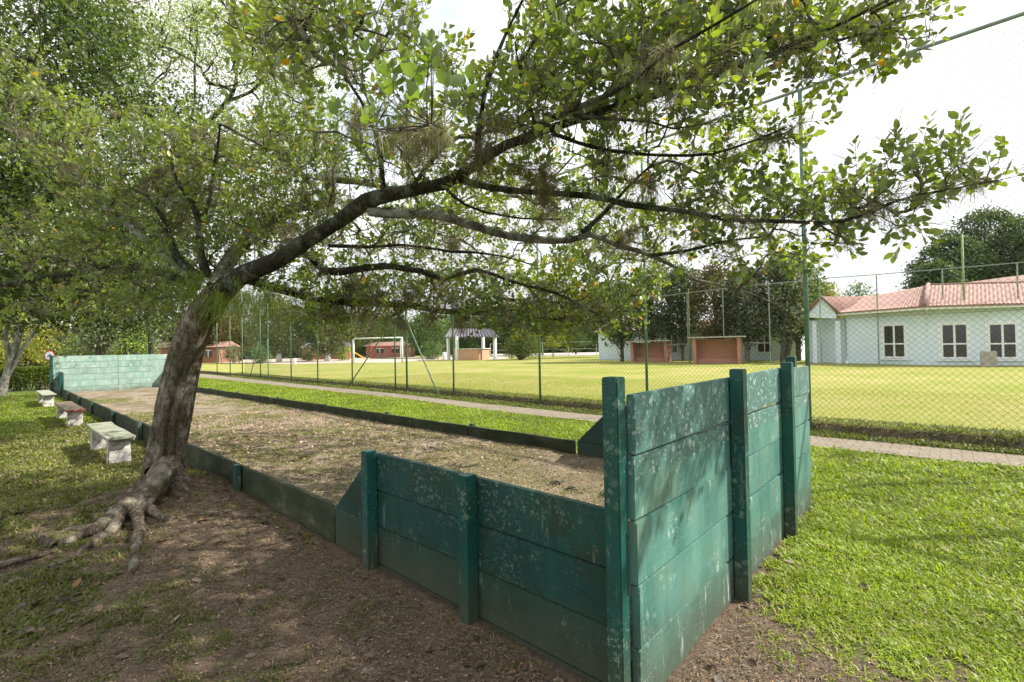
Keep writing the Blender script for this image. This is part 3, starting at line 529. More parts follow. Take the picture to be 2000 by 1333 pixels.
rr += .07*np.exp(-((zz-1.15)/.1)**2)*np.exp(-(((th[None]-thc-.35)/.5))**2)
V = TP[:, None]+(TR[:, None]*rr)[..., None]*(A_[:, None]*np.cos(th)[None, :, None]+B_[:, None]*np.sin(th)[None, :, None])
V[:6, :, 2] = np.minimum(V[:6, :, 2], .06); V = V.reshape(-1, 3); k = len(TP); i = np.arange(k-1)[:, None]*nT; j = np.arange(nT)[None]; j2 = (j+1) % nT
trunk = link('trunk', npmesh('trunk', V, [np.stack([i+j, i+j2, i+nT+j2, i+nT+j], -1).reshape(-1, 4)]), M['bark'], tree, True)
def rootline(l): # pixel, height, width(m)
    return [gp(x, y, z) for x, y, z, r in l], [r*RS for x, y, z, r in l]
RS = .78
RL = [rootline(l) for l in [
 [(325, 915, .36, .15), (300, 948, .22, .15), (262, 985, .12, .135), (225, 1010, .07, .105), (190, 1030, .05, .075), (150, 1050, .02, .055), (115, 1060, .0, .04), (70, 1072, -.03, .03)],
 [(310, 930, .30, .13), (285, 975, .16, .10), (268, 1000, .08, .075), (272, 1025, .05, .06), (270, 1050, .03, .055), (262, 1078, .0, .045), (256, 1100, -.04, .03)],
 [(275, 990, .12, .07), (300, 1000, .06, .055), (325, 1015, .02, .045), (350, 1022, -.03, .03)],
 [(240, 1000, .1, .09), (215, 1035, .03, .055), (190, 1055, .01, .04), (165, 1075, -.03, .025)],
 [(330, 900, .4, .16), (345, 940, .2, .14), (358, 965, .08, .09), (372, 985, -.03, .05)],
 [(300, 925, .3, .11), (275, 950, .13, .09), (250, 972, .04, .06), (215, 990, -.03, .04)],
 [(180, 1030, .03, .05), (140, 1035, .02, .035), (100, 1046, .0, .03), (55, 1062, -.03, .02)], [(262, 1090, .0, .04), (262, 1115, .0, .035), (250, 1140, -.03, .02)], [(370, 985, .0, .035), (430, 1000, .0, .03), (500, 1010, .0, .022), (590, 1020, -.02, .015)], [(195, 1045, .02, .04), (150, 1085, .0, .03), (90, 1110, .0, .022), (20, 1140, -.02, .015)],
 [(105, 1065, .01, .03), (85, 1050, .03, .035), (68, 1045, .02, .03), (45, 1040, -.03, .02)],
 [(110, 1075, .0, .025), (60, 1088, .02, .03), (10, 1102, .015, .03), (-40, 1115, -.02, .02)]]]
ls = []; rs = []
for P, r in RL:
    S, q = smoothline(P, r, .03); S = S+(np.stack([fbm(S[:, 0]*6, S[:, 1]*6), fbm(S[:, 1]*6+5, S[:, 0]*6), fbm(S[:, 0]*8+3, S[:, 1]*8)], -1)-.5)*.05; ls.append(S); rs.append(q*(.85+.3*fbm(S[:, 0]*9, S[:, 1]*9)))
V, Q = tubearr(ls, rs, 20); V = V+(np.stack([fbm(V[:, 0]*20, V[:, 2]*20), fbm(V[:, 1]*20, V[:, 2]*20), fbm(V[:, 0]*20, V[:, 1]*20)], -1)-.5)*.03
link('roots', npmesh('roots', V, [Q]), M['bark'], tree, True)
# epiphytes: air-plant tufts and hanging strands along the limbs
def tufts(C_, n, ln, wd, down, name, a, b, parent, radial=1.):
    k = len(C_); p = np.repeat(C_, n, 0)+R.normal(0, .018, (k*n, 3)); d = nrm(R.normal(0, 1, (k*n, 3))*radial+np.array([0, 0, -down])); l = ln*(.4+.8*R.random(k*n))*np.repeat(.6+.8*R.random(k), n)
    s = nrm(np.cross(d, R.normal(0, 1, (k*n, 3))))*wd; m_ = p+d*l[:, None]*.5+R.normal(0, .004, (k*n, 3)); e = p+d*l[:, None]+np.array([0, 0, -1])*(l*.35)[:, None]
    V = np.stack([p-s, p+s, m_-s, m_+s, e], 1).reshape(-1, 3); bb = np.arange(k*n)*5
    link(name, npmesh(name, V, [np.stack([bb, bb+1, bb+3, bb+2], -1), np.stack([bb+2, bb+3, bb+4], -1)], np.repeat(leafcol(k*n, a, b, 0), 5, 0)), M['epi'], parent)
fixed = np.concatenate([lines[i] for i in range(nl_)]); frad = np.concatenate([rads[i] for i in range(nl_)])
sel = R.choice(len(fixed), 330); C_ = fixed[sel]+np.array([0, 0, 1])*frad[sel][:, None]*R.uniform(-1, 1, 330)[:, None]
tufts(C_, 46, .11, .0015, .15, 'air_plants', (.16, .15, .10), (.30, .30, .2), tree)
sel = R.choice(len(A), 2400); tufts(A[sel]-tips[sel]*.05, 28, .10, .0015, .1, 'air_plants', (.15, .13, .09), (.28, .28, .19), tree)
mos = fixed[(frad > .02)]; mr = frad[frad > .02]; sel = R.choice(len(mos), 4200); tufts(mos[sel]+np.array([0, 0, .85])*mr[sel][:, None]+R.normal(0, .4, (4200, 3))*mr[sel][:, None], 7, .045, .002, -.6, 'branch_ferns', (.03, .07, .015), (.08, .14, .03), tree)
hx = [(430, 590, 5.2), (455, 600, 5.2), (490, 585, 5.2), (520, 580, 5.2), (545, 570, 5.2), (400, 560, 5.3), (360, 560, 5.4), (470, 560, 5.2), (420, 570, 5.2), (300, 520, 5.6), (315, 470, 5.6), (505, 560, 5.1), (575, 585, 5.2), (440, 470, 5.4), (380, 540, 5.3), (450, 580, 5.2), (640, 600, 5.4), (760, 590, 5.4), (800, 570, 5.3), (600, 600, 5.4), (665, 615, 5.5), (700, 600, 5.5), (560, 605, 5.4), (250, 560, 6), (350, 585, 5.5), (530, 600, 5.4), (620, 590, 5.4)]
hc = np.array([at(*p) for p in hx]); hc = np.repeat(hc, 8, 0)+R.normal(0, .11, (len(hc)*8, 3))*np.array([1, 1, .5]); tufts(hc, 10, .26, .0017, 1.1, 'hanging_fronds', (.10, .15, .02), (.22, .28, .04), tree, .55)
hx = [(690, 560, 5.4), (740, 575, 5.4), (725, 600, 5.5), (800, 560, 5.2), (860, 560, 5.1), (780, 620, 5.5), (840, 620, 5.5), (905, 620, 5.4), (560, 460, 5), (300, 340, 5.6), (110, 290, 6.6), (90, 310, 6.6), (130, 340, 6.5), (600, 380, 5.8), (1255, 370, 3.6), (1060, 390, 3.7), (1055, 340, 3.6), (1230, 460, 4.0), (935, 300, 3.5), (1015, 330, 3.6), (960, 235, 3.2), (820, 280, 2.6), (60, 260, 7), (150, 330, 6.7), (180, 380, 6.5), (590, 370, 6), (640, 350, 6), (680, 390, 6), (570, 430, 5.9), (620, 400, 5.9), (700, 560, 5.4), (900, 590, 5.3), (880, 480, 4.8), (650, 300, 5.6), (700, 240, 4.2)]
hc = np.array([at(*p) for p in hx]); hc = np.repeat(hc, 6, 0)+R.normal(0, .05, (len(hc)*6, 3)); tufts(hc, 60, .15, .0014, .6, 'moss_clumps', (.12, .10, .07), (.27, .23, .16), tree, .8)

# ------------------------------------------------------------------ other trees
def crowntree(name, label, base, limbs, blobs, leaf, cols, nper, spread, bark_m, cat='tree', group=None, rt=.008, hi=False, mat='leaf2', yel=.0, ycol=(.5, .3, .02), step=.5):
    t = empty(name, base, label, cat, group); A, B = blobpoints(blobs)
    ln, rd, k, tp = grow(limbs, A, step, .3, rt, .5, .2)
    V, Q = tubearr(ln[:k], rd[:k], 9); link('trunk', npmesh('trunk', V, [Q]), bark_m, t, True)
    if len(ln) > k: V, Q = tubearr(ln[k:], rd[k:], 4); link('branches', npmesh('branches', V, [Q]), bark_m, t, True)
    n = len(A)*nper; c = np.repeat(A, nper, 0)+R.normal(0, 1, (n, 3))*np.array([spread, spread, spread*.7]); d = nrm(R.normal(0, 1, (n, 3))+np.array([0, 0, -.1])); nr = nrm(R.normal(0, .7, (n, 3))+np.array([0, 0, 1]))
    cl = np.repeat(R.random(len(A)), nper)
    link('crown', leafmesh('crown', c, d, nr, leaf*(.6+.7*R.random(n)), .5, leafcol(n, cols[0], cols[1], yel, ycol, cl), hi), M[mat], t)
    return t
# dark small-leaved tree at the left edge, trunk just out of the picture
def wl(l): return px(l)
crowntree('dark_leaved_tree', 'dense dark small-leaved tree overhanging the lawn at the left edge above the benches', tuple(gp(-160, 880)), [wl([(-170, 900, 8.2, 60), (-150, 700, 8.2, 52), (-110, 560, 8.4, 44), (-70, 430, 8.8, 38), (-30, 300, 9.2, 30), (40, 160, 9.6, 22), (120, 40, 10, 14), (180, -60, 10, 10)]), wl([(-110, 560, 8.4, 26), (-20, 560, 9, 20), (80, 545, 9.6, 14), (180, 525, 10.2, 11), (280, 540, 10.6, 7)]), wl([(-60, 400, 8.8, 22), (20, 330, 9.6, 16), (110, 290, 10.2, 10), (200, 230, 10.8, 7), (300, 210, 11, 5)]), wl([(0, 230, 9.4, 16), (80, 110, 10, 12), (160, 80, 10.5, 8), (230, 60, 10.8, 5)])],
 [(90, 90, 170, 110, 8, 11.5, 400), (200, 60, 60, 80, 9, 11.5, 70), (180, 200, 110, 60, 9.5, 11.5, 120), (40, 300, 110, 130, 8, 11.5, 340), (310, 210, 90, 30, 10, 11.5, 60), (120, 420, 150, 110, 8.8, 12, 560), (70, 560, 140, 65, 8.8, 12, 400), (240, 530, 160, 65, 9.2, 12, 380), (280, 620, 90, 35, 10, 12, 90), (330, 400, 90, 80, 9.5, 12, 160), (-100, 300, 120, 300, 7, 11, 120), (60, -80, 220, 80, 8, 11, 90)],
 .10, ((.035, .06, .022), (.13, .17, .045)), 24, .28, M['limb'], rt=.004, step=.25)
# pale feathery tree behind the court
crowntree('feathery_tree', 'tall airy tree with pale feathery foliage and thin dark forked branches behind the leaning trunk', tuple(gp(300, 735)), [wl([(288, 745, 28, 14), (295, 680, 28, 13), (285, 560, 27, 13), (300, 430, 26, 13), (330, 310, 25, 16), (360, 270, 25, 16), (410, 230, 25, 14), (440, 195, 25, 11), (458, 160, 25, 9), (455, 90, 25, 7), (450, 20, 25, 4)]), wl([(440, 198, 25, 9), (490, 180, 25, 8), (540, 130, 25, 6), (575, 90, 25, 4)]), wl([(350, 275, 25, 8), (378, 215, 25, 6), (380, 130, 25, 6), (385, 60, 25, 5), (370, -20, 25, 4)]), wl([(345, 290, 25, 7), (300, 200, 25, 5), (270, 110, 25, 4), (260, 40, 25, 3)])],
 [(290, 110, 70, 60, 22, 28, 120), (450, 90, 110, 90, 22, 28, 260), (330, 50, 110, 50, 22, 28, 110), (560, 120, 90, 70, 22, 28, 160), (600, 230, 60, 60, 22, 28, 60), (420, 250, 130, 70, 23, 28, 120), (300, 290, 110, 60, 23, 28, 110), (520, 320, 100, 70, 23, 28, 100), (280, 430, 120, 80, 24, 28, 110), (480, 430, 120, 60, 24, 28, 90), (330, 20, 300, 60, 22, 27, 70)],
 .15, ((.17, .22, .11), (.38, .43, .20)), 25, .5, M['limb'], rt=.011)
# pale multi-stemmed tree, far left
crowntree('pale_stemmed_tree', 'pale lichen-barked tree with several leaning stems beside the hedge at the left edge', tuple(gp(8, 776)), [wl([(2, 782, 19.6, 22), (10, 740, 19.6, 17), (25, 700, 19.6, 16), (40, 640, 19.5, 15), (50, 590, 19.4, 12), (90, 540, 19.2, 10), (130, 480, 19, 7)]), wl([(8, 745, 19.6, 9), (28, 715, 19.6, 8), (45, 680, 19.6, 8), (65, 655, 19.6, 8), (85, 620, 19.5, 7), (110, 605, 19.5, 5), (150, 580, 19.4, 4)]), wl([(22, 705, 19.6, 12), (10, 660, 19.5, 11), (20, 600, 19.3, 9), (15, 540, 19.2, 7)]), wl([(60, 655, 19.6, 4), (58, 620, 19.6, 3.5), (70, 590, 19.5, 3)])],
 [(60, 560, 110, 45, 17, 20, 110), (160, 590, 70, 45, 17, 19.5, 60), (200, 560, 60, 60, 17, 19.5, 50), (100, 470, 110, 60, 17, 20, 60)], .10, ((.025, .06, .02), (.07, .13, .04)), 24, .38, M['palebark'], rt=.007)

def bgtree(name, label, x, ybase, ytop, rx, cols, leaf=.28, d=None, trunk=.25, z=FZ, n=120, nper=34, kind='round', group=None, bark_m=None, cat='tree', low=.3, yel=0, stems=1, lean=0):
    b = gp(x, ybase, z) if d is None else None
    if d is not None: b = at(x, ybase, d); b[2] = z
    dd = (b-CAM)@FW; hgt = (at(x, ytop, dd)-b)[2]; r = rx*dd/F
    t = empty(name, tuple(b), label, cat, group); bm_ = bark_m or M['twig']; ls = []; rs = []; cen = []
    for s in range(stems):
        o = np.array([R.normal(0, .25)*(stems > 1), R.normal(0, .25)*(stems > 1), 0]); S, q = smoothline([b+o, b+o*2+np.array([lean*.3, 0, hgt*.25]), b+o*4+np.array([lean, lean*.3, hgt*.6]), b+o*5+np.array([lean, 0, hgt*.92])], [trunk, trunk*.8, trunk*.5, trunk*.12], .7); ls.append(S); rs.append(q)
    a = R.random(n)*2*pi; ph = R.random(n)
    if kind == 'cone': zz = low+(1-low)*ph; rad = r*(1.02-(zz-low)/(1-low))*np.sqrt(R.random(n))
    elif kind == 'dome': zz = low+(1-low)*ph**.8; rad = r*np.sqrt(np.maximum(.02, 1-((zz-low)/(1-low))**2.2))*(.35+.65*np.sqrt(R.random(n)))
    else: zz = low+(1-low)*ph; u_ = (zz-(low+1)/2)/((1-low)/2); rad = r*np.sqrt(np.maximum(.03, 1-u_*u_))*(.3+.7*np.sqrt(R.random(n)))*(.8+.4*fbm(a*1.5+x, zz*4))
    C_ = b+np.stack([rad*np.cos(a)+lean*zz, rad*np.sin(a), zz*hgt*1.0], -1)
    for c in C_[::2]:
        k = np.clip((c[2]-b[2])/hgt*.75, .12, .85)*len(ls[0]); p0 = ls[R.integers(stems)][int(k)-1]; ls.append(np.stack([p0, .5*(p0+c)+R.normal(0, .2, 3), c])); rs.append(np.array([trunk*.2, trunk*.12, .02]))
    V, Q = tubearr(ls, rs, 6); link('trunk', npmesh('trunk', V, [Q]), bm_, t, True)
    m_ = n*nper; sp = r*.16+.1 if rx < 55 else r*.085+.1; c = np.repeat(C_, nper, 0)+R.normal(0, 1, (m_, 3))*np.array([sp, sp, sp*.75]); k = c[:, 2] > b[2]+.05; c = c[k]; m_ = len(c)
    cl = np.repeat(R.random(n), nper)[k]
    link('crown', leafmesh('crown', c, nrm(R.normal(0, 1, (m_, 3))), nrm(R.normal(0, .6, (m_, 3))+np.array([0, 0, .9])), leaf*(.5+.8*R.random(m_)), .6, leafcol(m_, cols[0], cols[1], yel, clump=cl), False), M['leaf2'], t)
    return t
OL = ((.07, .08, .03), (.20, .20, .08)); DK = ((.03, .055, .026), (.11, .145, .06)); BG = ((.10, .20, .02), (.28, .36, .05)); MG = ((.05, .10, .03), (.15, .22, .07)); YL = ((.16, .19, .03), (.36, .34, .05)); GY = ((.08, .10, .06), (.22, .24, .15)); GD = ((.05, .07, .04), (.15, .17, .09)); RD = ((.07, .055, .025), (.16, .12, .05))
G2 = 'trees beyond the playing field'
bgtree('leafy_bush', 'round bright green bush rising behind the left end of the pale green far board wall', 250, 712, 636, 42, BG, .2, d=40, n=110, low=.05, z=0, cat='bush')
bgtree('yellow_tree', 'bright yellow-green tree seen between pale stems at the far left', 130, 716, 600, 60, YL, .25, d=46, n=120, low=.1, z=0)
bgtree('yellow_tree', 'yellow tree at the very left edge behind the pale leaning stems', 30, 716, 575, 60, YL, .25, d=50, n=110, low=.1, z=0)
bgtree('green_bush', 'dark green bush with orange tips behind the round road sign', 160, 714, 655, 34, MG, .2, d=38, n=80, low=.05, z=0, cat='bush', yel=.1)
bgtree('grey_tree', 'grey-green drooping tree behind the far board wall left of the leaning trunk', 195, 714, 560, 46, GY, .22, d=34, n=120, z=0)
bgtree('bare_grey_tree', 'pale grey thinly leaved tree just left of the leaning trunk', 290, 712, 560, 46, GY, .16, d=42, n=60, nper=14, z=0, bark_m=M['palebark'])
for i_, (x, yb, yt, rx, cl_, d_, lb) in enumerate([
 (405, 709, 590, 40, RD, 74, 'reddish brown tree right of the leaning trunk above the small brick building'),
 (470, 709, 575, 46, OL, 80, 'olive tree behind the paired fence braces near the leaning trunk'),
 (545, 708, 590, 44, OL, 66, 'olive tree with a white painted trunk, left one of the two before the playground'),
 (640, 708, 598, 42, OL, 68, 'olive tree with a white painted trunk, right one of the two before the playground'),
 (700, 705, 612, 40, OL, 95, 'olive tree rising behind the left post of the football goal'),
 (765, 705, 618, 40, MG, 100, 'green tree behind the right post of the football goal'),
 (835, 705, 618, 36, MG, 80, 'mid-green tree left of the kiosk behind the slanted fence brace'),
 (900, 700, 615, 36, MG, 95, 'green tree behind the left half of the kiosk roof'),
 (955, 700, 600, 34, DK, 90, 'dark tree behind the right half of the kiosk roof'),
 (1000, 700, 596, 34, DK, 92, 'dark drooping tree between the kiosk and the round bush'),
 (1060, 699, 590, 38, MG, 90, 'green tree behind the round bush right side'),
 (1125, 699, 588, 36, MG, 88, 'green tree behind the pale road railing'),
 (1175, 702, 560, 40, MG, 62, 'pale trunked tree with double stems left of the first brick dugout'),
 (1215, 702, 548, 46, DK, 43, 'dark tree directly left behind the first brick dugout'),
 (1275, 703, 530, 52, GD, 42, 'dark dense tree behind the first brick dugout'),
 (1335, 703, 525, 41, DK, 41, 'dark dense tree between the two brick dugouts'),
 (1400, 705, 528, 50, RD, 38, 'brownish dark tree behind the second brick dugout'),
 (1460, 706, 535, 44, GD, 36, 'blue-green tree with pale trunk at the right side of the second dugout'),
 (1525, 706, 505, 42, GY, 34.5, 'grey-green tree in front of the pale annex wall'),
 (1560, 706, 500, 40, MG, 36, 'light green conifer rising behind the grey fence pole'),
 (1600, 690, 555, 36, ((.16, .18, .03), (.34, .3, .06)), 52, 'yellowish shrubby tree above the porch gable')]):
    bgtree('background_tree', lb, x, yb, yt, rx*1.05, cl_, .36 if d_ > 60 else .26, d=d_, n=150 if d_ > 50 else 120, nper=70 if d_ > 50 else 55, group=G2, trunk=.3 if i_ in (2, 3) else .2, bark_m=M['palebark'] if i_ in (2, 3, 12, 17) else None, low=.2 if yt > 560 else .27, stems=2 if i_ in (12, 18) else 1, kind='round')
for x, yb, yt, rx, d_, lb in [(1860, 690, 470, 60, 62, 'broad dark tree, left part of the group behind the tiled roof'), (1930, 690, 415, 75, 66, 'tallest broad dark tree behind the tiled roof'), (2010, 690, 430, 70, 60, 'broad dark tree at the right edge behind the roof ridge'), (1830, 690, 520, 40, 58, 'lowest dark tree at the left of the group behind the tiled roof')]:
    bgtree('broad_tree', lb, x, yb, yt, rx, DK, .34, d=d_, n=240, nper=70, trunk=.4, group='trees behind the house')
bgtree('small_tree', 'small light green tree behind the low roof', 1680, 690, 556, 30, MG, .3, d=58, n=60, trunk=.2)
bgtree('round_bush', 'round clipped green bush on a short trunk right of the kiosk', 1020, 703, 652, 34, ((.06, .09, .02), (.15, .18, .04)), .16, n=200, nper=60, low=.17, kind='dome', trunk=.3, cat='bush', stems=2)
bgtree('yellow_shrub', 'small yellow shrub in front of the road railing', 1080, 699, 657, 15, YL, .2, d=70, n=30, low=.5, trunk=.08, cat='shrub')
for x, yb, yt, rx, d_, c_, lb in [(508, 709, 680, 16, 62, MG, 'low green shrub beside the paired fence braces'), (602, 707, 678, 17, 72, OL, 'low olive shrub left of the low red building'), (668, 706, 672, 14, 70, BG, 'small bright green shrub between the right white trunk and the goal'), (455, 709, 676, 14, 70, OL, 'low olive shrub right of the small brick building'), (845, 703, 670, 18, 66, MG, 'green shrub left of the kiosk pillars')]:
    bgtree('shrub', lb, x, yb, yt, rx, c_, .2, d=d_, n=40, nper=40, low=.03, trunk=.06, cat='shrub', group='shrubs around the playground')
# low far treeline so no bare horizon shows
def treeline():
    n = 60000; a = R.uniform(-.35, 1.75, n); r = R.uniform(115, 150, n); x = r*np.cos(a); y = r*np.sin(a); hh = (5+5*fbm(a*14, a*0+3., 4))*1.0; z = hh*R.random(n)**.8
    link_ = link('far_treeline', leafmesh('far_treeline', np.stack([x, y, z], -1), nrm(R.normal(0, 1, (n, 3))), nrm(R.normal(0, 1, (n, 3))), 1.4*(.5+R.random(n)), .7, leafcol(n, (.05, .08, .035), (.16, .18, .08), 0), False), M['leaf2'])
    tag(link_, 'distant continuous woodland closing the view behind the playing field', 'woodland', kind='stuff')
treeline()
# palm
pb = at(1725, 700, 55); pb[2] = FZ; pt = empty('palm_tree', tuple(pb), 'feathery palm top showing above the low roof', 'palm'); top = at(1722, 585, 55)
MB().tube([pb, (pb+top)/2, top], [.2, .16, .12], 8).build('trunk', M['palebark'], pt, smooth=True)
pos = []; dr = []; ln = []
for k in range(16):
    a = k*2.4; e = .15+.8*random.random(); v0 = np.array([cos(a)*cos(e), sin(a)*cos(e), sin(e)]); 
    for s in np.linspace(.1, 1, 22):
        p = top+v0*s*2.6-np.array([0, 0, 1.5*s*s]); tg = nrm((v0-np.array([0, 0, 1.15*s]))[None])[0]; sd = np.cross(tg, [0, 0, 1]); 
        for q in (-1, 1): pos.append(p); dr.append(nrm((sd*q+tg*.6-np.array([0, 0, .3]))[None])[0]); ln.append(.7*(1.1-s*.5))
pos = np.array(pos); dr = np.array(dr); link('fronds', leafmesh('fronds', pos, dr, np.tile([0, 0, 1.], (len(pos), 1)), np.array(ln), .16, leafcol(len(pos), (.12, .18, .05), (.28, .32, .1), 0), False), M['leaf2'], pt)

# ------------------------------------------------------------------ near end: tall end wall
ew = empty('end_wall', (3.7, 1.06, 0), 'tall faded green board end wall with four posts closing the near end of the court', 'board wall')
T = .042; hs = [1.385, 1.107, .818, .531, .245, -.06]
spans = [(1.945, 3.225), (3.235, 4.485), (4.495, 5.56)]
for i in range(5):
    for k, (a, b) in enumerate(spans):
        dy = R.normal(0, .0035); z1, z0 = hs[i]-.004-.003*R.random(), hs[i+1]+.002*R.random(); dz = R.normal(0, .005); e0 = R.normal(0, .006) if k == 0 else 0
        V = [(x, y, z) for z in (z0, z1) for x, y in ((a+e0, YW+dy), (b, YW+dy), (b, YW+T+dy), (a+e0, YW+T+dy))]; V = [(x, y, z+(dz if x > b-.01 else 0)) for x, y, z in V]
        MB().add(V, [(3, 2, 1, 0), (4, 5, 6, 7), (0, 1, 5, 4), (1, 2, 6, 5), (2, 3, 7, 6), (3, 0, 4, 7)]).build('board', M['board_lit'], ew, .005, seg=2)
for x in (3.19, 4.45): MB().box(x, x+.085, YW-.085, YW-.003, -.2, 1.44).build('post', M['post_teal'], ew, .005, seg=2)
MB().box(1.855, 1.93, 1.075, 1.155, -.2, 1.462).build('post', M['post_teal'], ew, .005, seg=2)
MB().box(5.2, 5.28, YW+T+.002, YW+T+.085, -.2, 1.47).build('post', M['post_teal'], ew, .005)
# side walls, low, with the sloped ends
def sidewall(xw, out, label, full):
    s = empty('side_wall', (xw, 2.3, 0), label, 'board wall'); x0, x1 = (xw, xw+.04) if out < 0 else (xw-.04, xw)
    zs = [.84, .565, .30, .02, -.12]
    for k, (ya, yb) in enumerate(((1.165, 2.145), (2.155, 3.225))):
        for i in range(4):
            if i == 3 and zs[3] <= .02: z0 = -.12
            else: z0 = zs[i+1]
            dx = R.normal(0, .003); MB().box(x0+dx, x1+dx, ya, yb, z0+.0015, zs[i]-.004).build('board', M['board_shaded'], s, .004, seg=2)
    def yq(z): return 3.235+(.82-z)*(.57/.52)
    for i, (za, zb) in enumerate(((.565, .80), (.30, .561))):
        MB().prism([(x0, 3.235, za), (x0, yq(za), za), (x0, yq(zb), zb), (x0, 3.235, zb)], (.04, 0, 0)).build('board', M['board_shaded'], s, .004)
    MB().box(x0, x1, 3.235, yq(.3), -.12, .296).build('board', M['board_shaded'], s, .004)
    for y in (2.11, 3.19):
        a, b = (x0-.085, x0-.003) if out < 0 else (x1+.003, x1+.085); MB().box(a, b, y-.04, y+.045, -.2, .86).build('post', M['post_teal'], s, .005, seg=2)
    return s
sidewall(X0, -1, 'low dark green board side wall with two posts and a sloped end at the near left of the court', True)
sidewall(XR, 1, 'low dark side wall with a sloped end on the far side of the court behind the tall end wall', True)
# long kerbs
def kerb(xw, out, label):
    s = empty('court_kerb', (xw, 14, 0), label, 'kerb'); x0, x1 = (xw, xw+.045) if out < 0 else (xw-.045, xw)
    ys_ = [3.83, 6.02, 8.6, 11.3, 14.2, 17.5, 20.4, 23.4, 26.0]
    for a, b in zip(ys_[:-1], ys_[1:]):
        n = 14; yy = np.linspace(a+.006, b-.006, n); tz = .305+(fbm(yy*2.2, yy*0+xw, 3)-.5)*.03; dx = R.normal(0, .006)+(fbm(yy*.6, yy*0+xw*3)-.5)*.03
        V = []; 
        for y, z, d_ in zip(yy, tz, dx): V += [(x0+d_, y, -.08), (x1+d_, y, -.08), (x1+d_, y, z), (x0+d_, y, z)]
        Fq = [(0, 1, 2, 3), tuple(4*(n-1)+q for q in (3, 2, 1, 0))]
        for i in range(n-1): Fq += [(4*i+q, 4*i+(q+1) % 4, 4*i+4+(q+1) % 4, 4*i+4+q) for q in range(4)]
        MB().add(V, Fq).build('board', M['kerb'], s, .006)
    for y in ys_[1:-1]:
        a, b = (x0-.075, x0-.012) if out < 0 else (x1+.012, x1+.075); o = MB().box(a, b, y-.035, y+.035, -.1, .33).build('stake', M['post_teal'], s, .005)
kerb(X0, -1, 'long mossy timber kerb with green stakes along the left side of the court beside the benches')
kerb(XR, 1, 'long dark timber kerb along the right side of the court beside the bright grass strip')
# far end wall
fwl = empty('far_end_wall', (3.8, YF, 0), 'pale weathered green board wall closing the far end of the court behind the leaning trunk', 'board wall')
zz_ = [1.63, 1.37, 1.11, .86, .60, .34, .0]
for i in range(6):
    for a, b in ((1.62, 3.74), (3.75, 5.9)): MB().box(a, b, YF, YF+.05, zz_[i+1]+.003, zz_[i]-.008).build('board', M['board_far'], fwl, .005)
for x in (2.9, 4.4, 5.8): MB().box(x, x+.1, YF+.053, YF+.15, -.2, 1.68).build('post', M['post_teal'], fwl, .006)
MB().box(1.60, 1.70, YF-.11, YF-.003, -.2, 1.66).build('post', M['post_teal'], fwl, .006)
for x, o in ((X0, -1), (XR, 1)):
    x0 = x if o < 0 else x-.04
    MB().prism([(x0, YF-.02, .0), (x0, YF-.62, .0), (x0, YF-.62, .31), (x0, YF-.5, .95), (x0, YF-.02, .97)], (.04, 0, 0)).build('side_panel', M['board_shaded'], fwl, .004)
    for y in (YF-.55, YF-.3): MB().box(x0-.085 if o < 0 else x0+.043, x0-.003 if o < 0 else x0+.125, y, y+.08, -.2, .98).build('stake', M['post_teal'], fwl, .004)

# ------------------------------------------------------------------ benches
def bench(y0, y1, xc, top, label, broken=False, edge=False):
    b = empty('bench', (xc, (y0+y1)/2, 0), label, 'bench', 'stone benches beside the court'); wv = .17
    n = 12; yy = np.linspace(y0, y1, n); V = []
    for i, y in enumerate(yy):
        jx = (fbm(np.array(y*3), np.array(xc*7))-.5)*.04; jz = (fbm(np.array(y*2.), np.array(3.))-.5)*.02
        V += [(xc-wv+jx, y, .36+jz), (xc+wv+jx, y, .36+jz), (xc+wv+jx, y, .405+jz), (xc-wv+jx, y, .405+jz)]
    Fq = [(0, 1, 2, 3), tuple(4*(n-1)+q for q in (3, 2, 1, 0))]
    for i in range(n-1): Fq += [(4*i+q, 4*i+(q+1) % 4, 4*i+4+(q+1) % 4, 4*i+4+q) for q in range(4)]
    MB().add(V, Fq).build('seat', top, b, .008)
    for y in (y0+.22, y1-.32):
        x0, x1 = xc-.13, xc+.13; hh = .34 if y > y0+1 or not broken else .325
        MB().add([(x0-.01, y-.09, -.05), (x1+.01, y-.09, -.05), (x1+.01, y+.1, -.05), (x0-.01, y+.1, -.05), (x0+.005, y-.08, hh), (x1-.005, y-.08, hh), (x1-.005, y+.09, hh), (x0+.005, y+.09, hh)], [(3, 2, 1, 0), (4, 5, 6, 7), (0, 1, 5, 4), (1, 2, 6, 5), (2, 3, 7, 6), (3, 0, 4, 7)]).build('leg', M['dirtywhite'], b, .012, seg=2)
        if broken and y < y0+1: MB().box(xc-.04, xc+.17, y-.15, y+.08, .326, .357).build('cap_stone', M['slab'], b, .006)
        else: MB().box(xc-.12, xc+.12, y-.08, y+.09, .342, .359).build('mortar_pad', M['dirtywhite'], b, .003)
    if edge: MB().box(xc-.165, xc+.165, y0-.012, y0-.003, .362, .403).build('painted_edge', M['redpaint'], b)
bench(9.0, 11.2, 1.30, M['slab'], 'nearest white block bench with a mossy grey slab and a loose corner stone', True)
bench(14.5, 17.4, 1.30, M['redslab'], 'middle bench with a brown slab and red painted edge on white block legs', False, True)
bench(21.3, 24.0, 1.27, M['slab'], 'farthest bench with a dark grey slab on clean white legs near the far board wall')

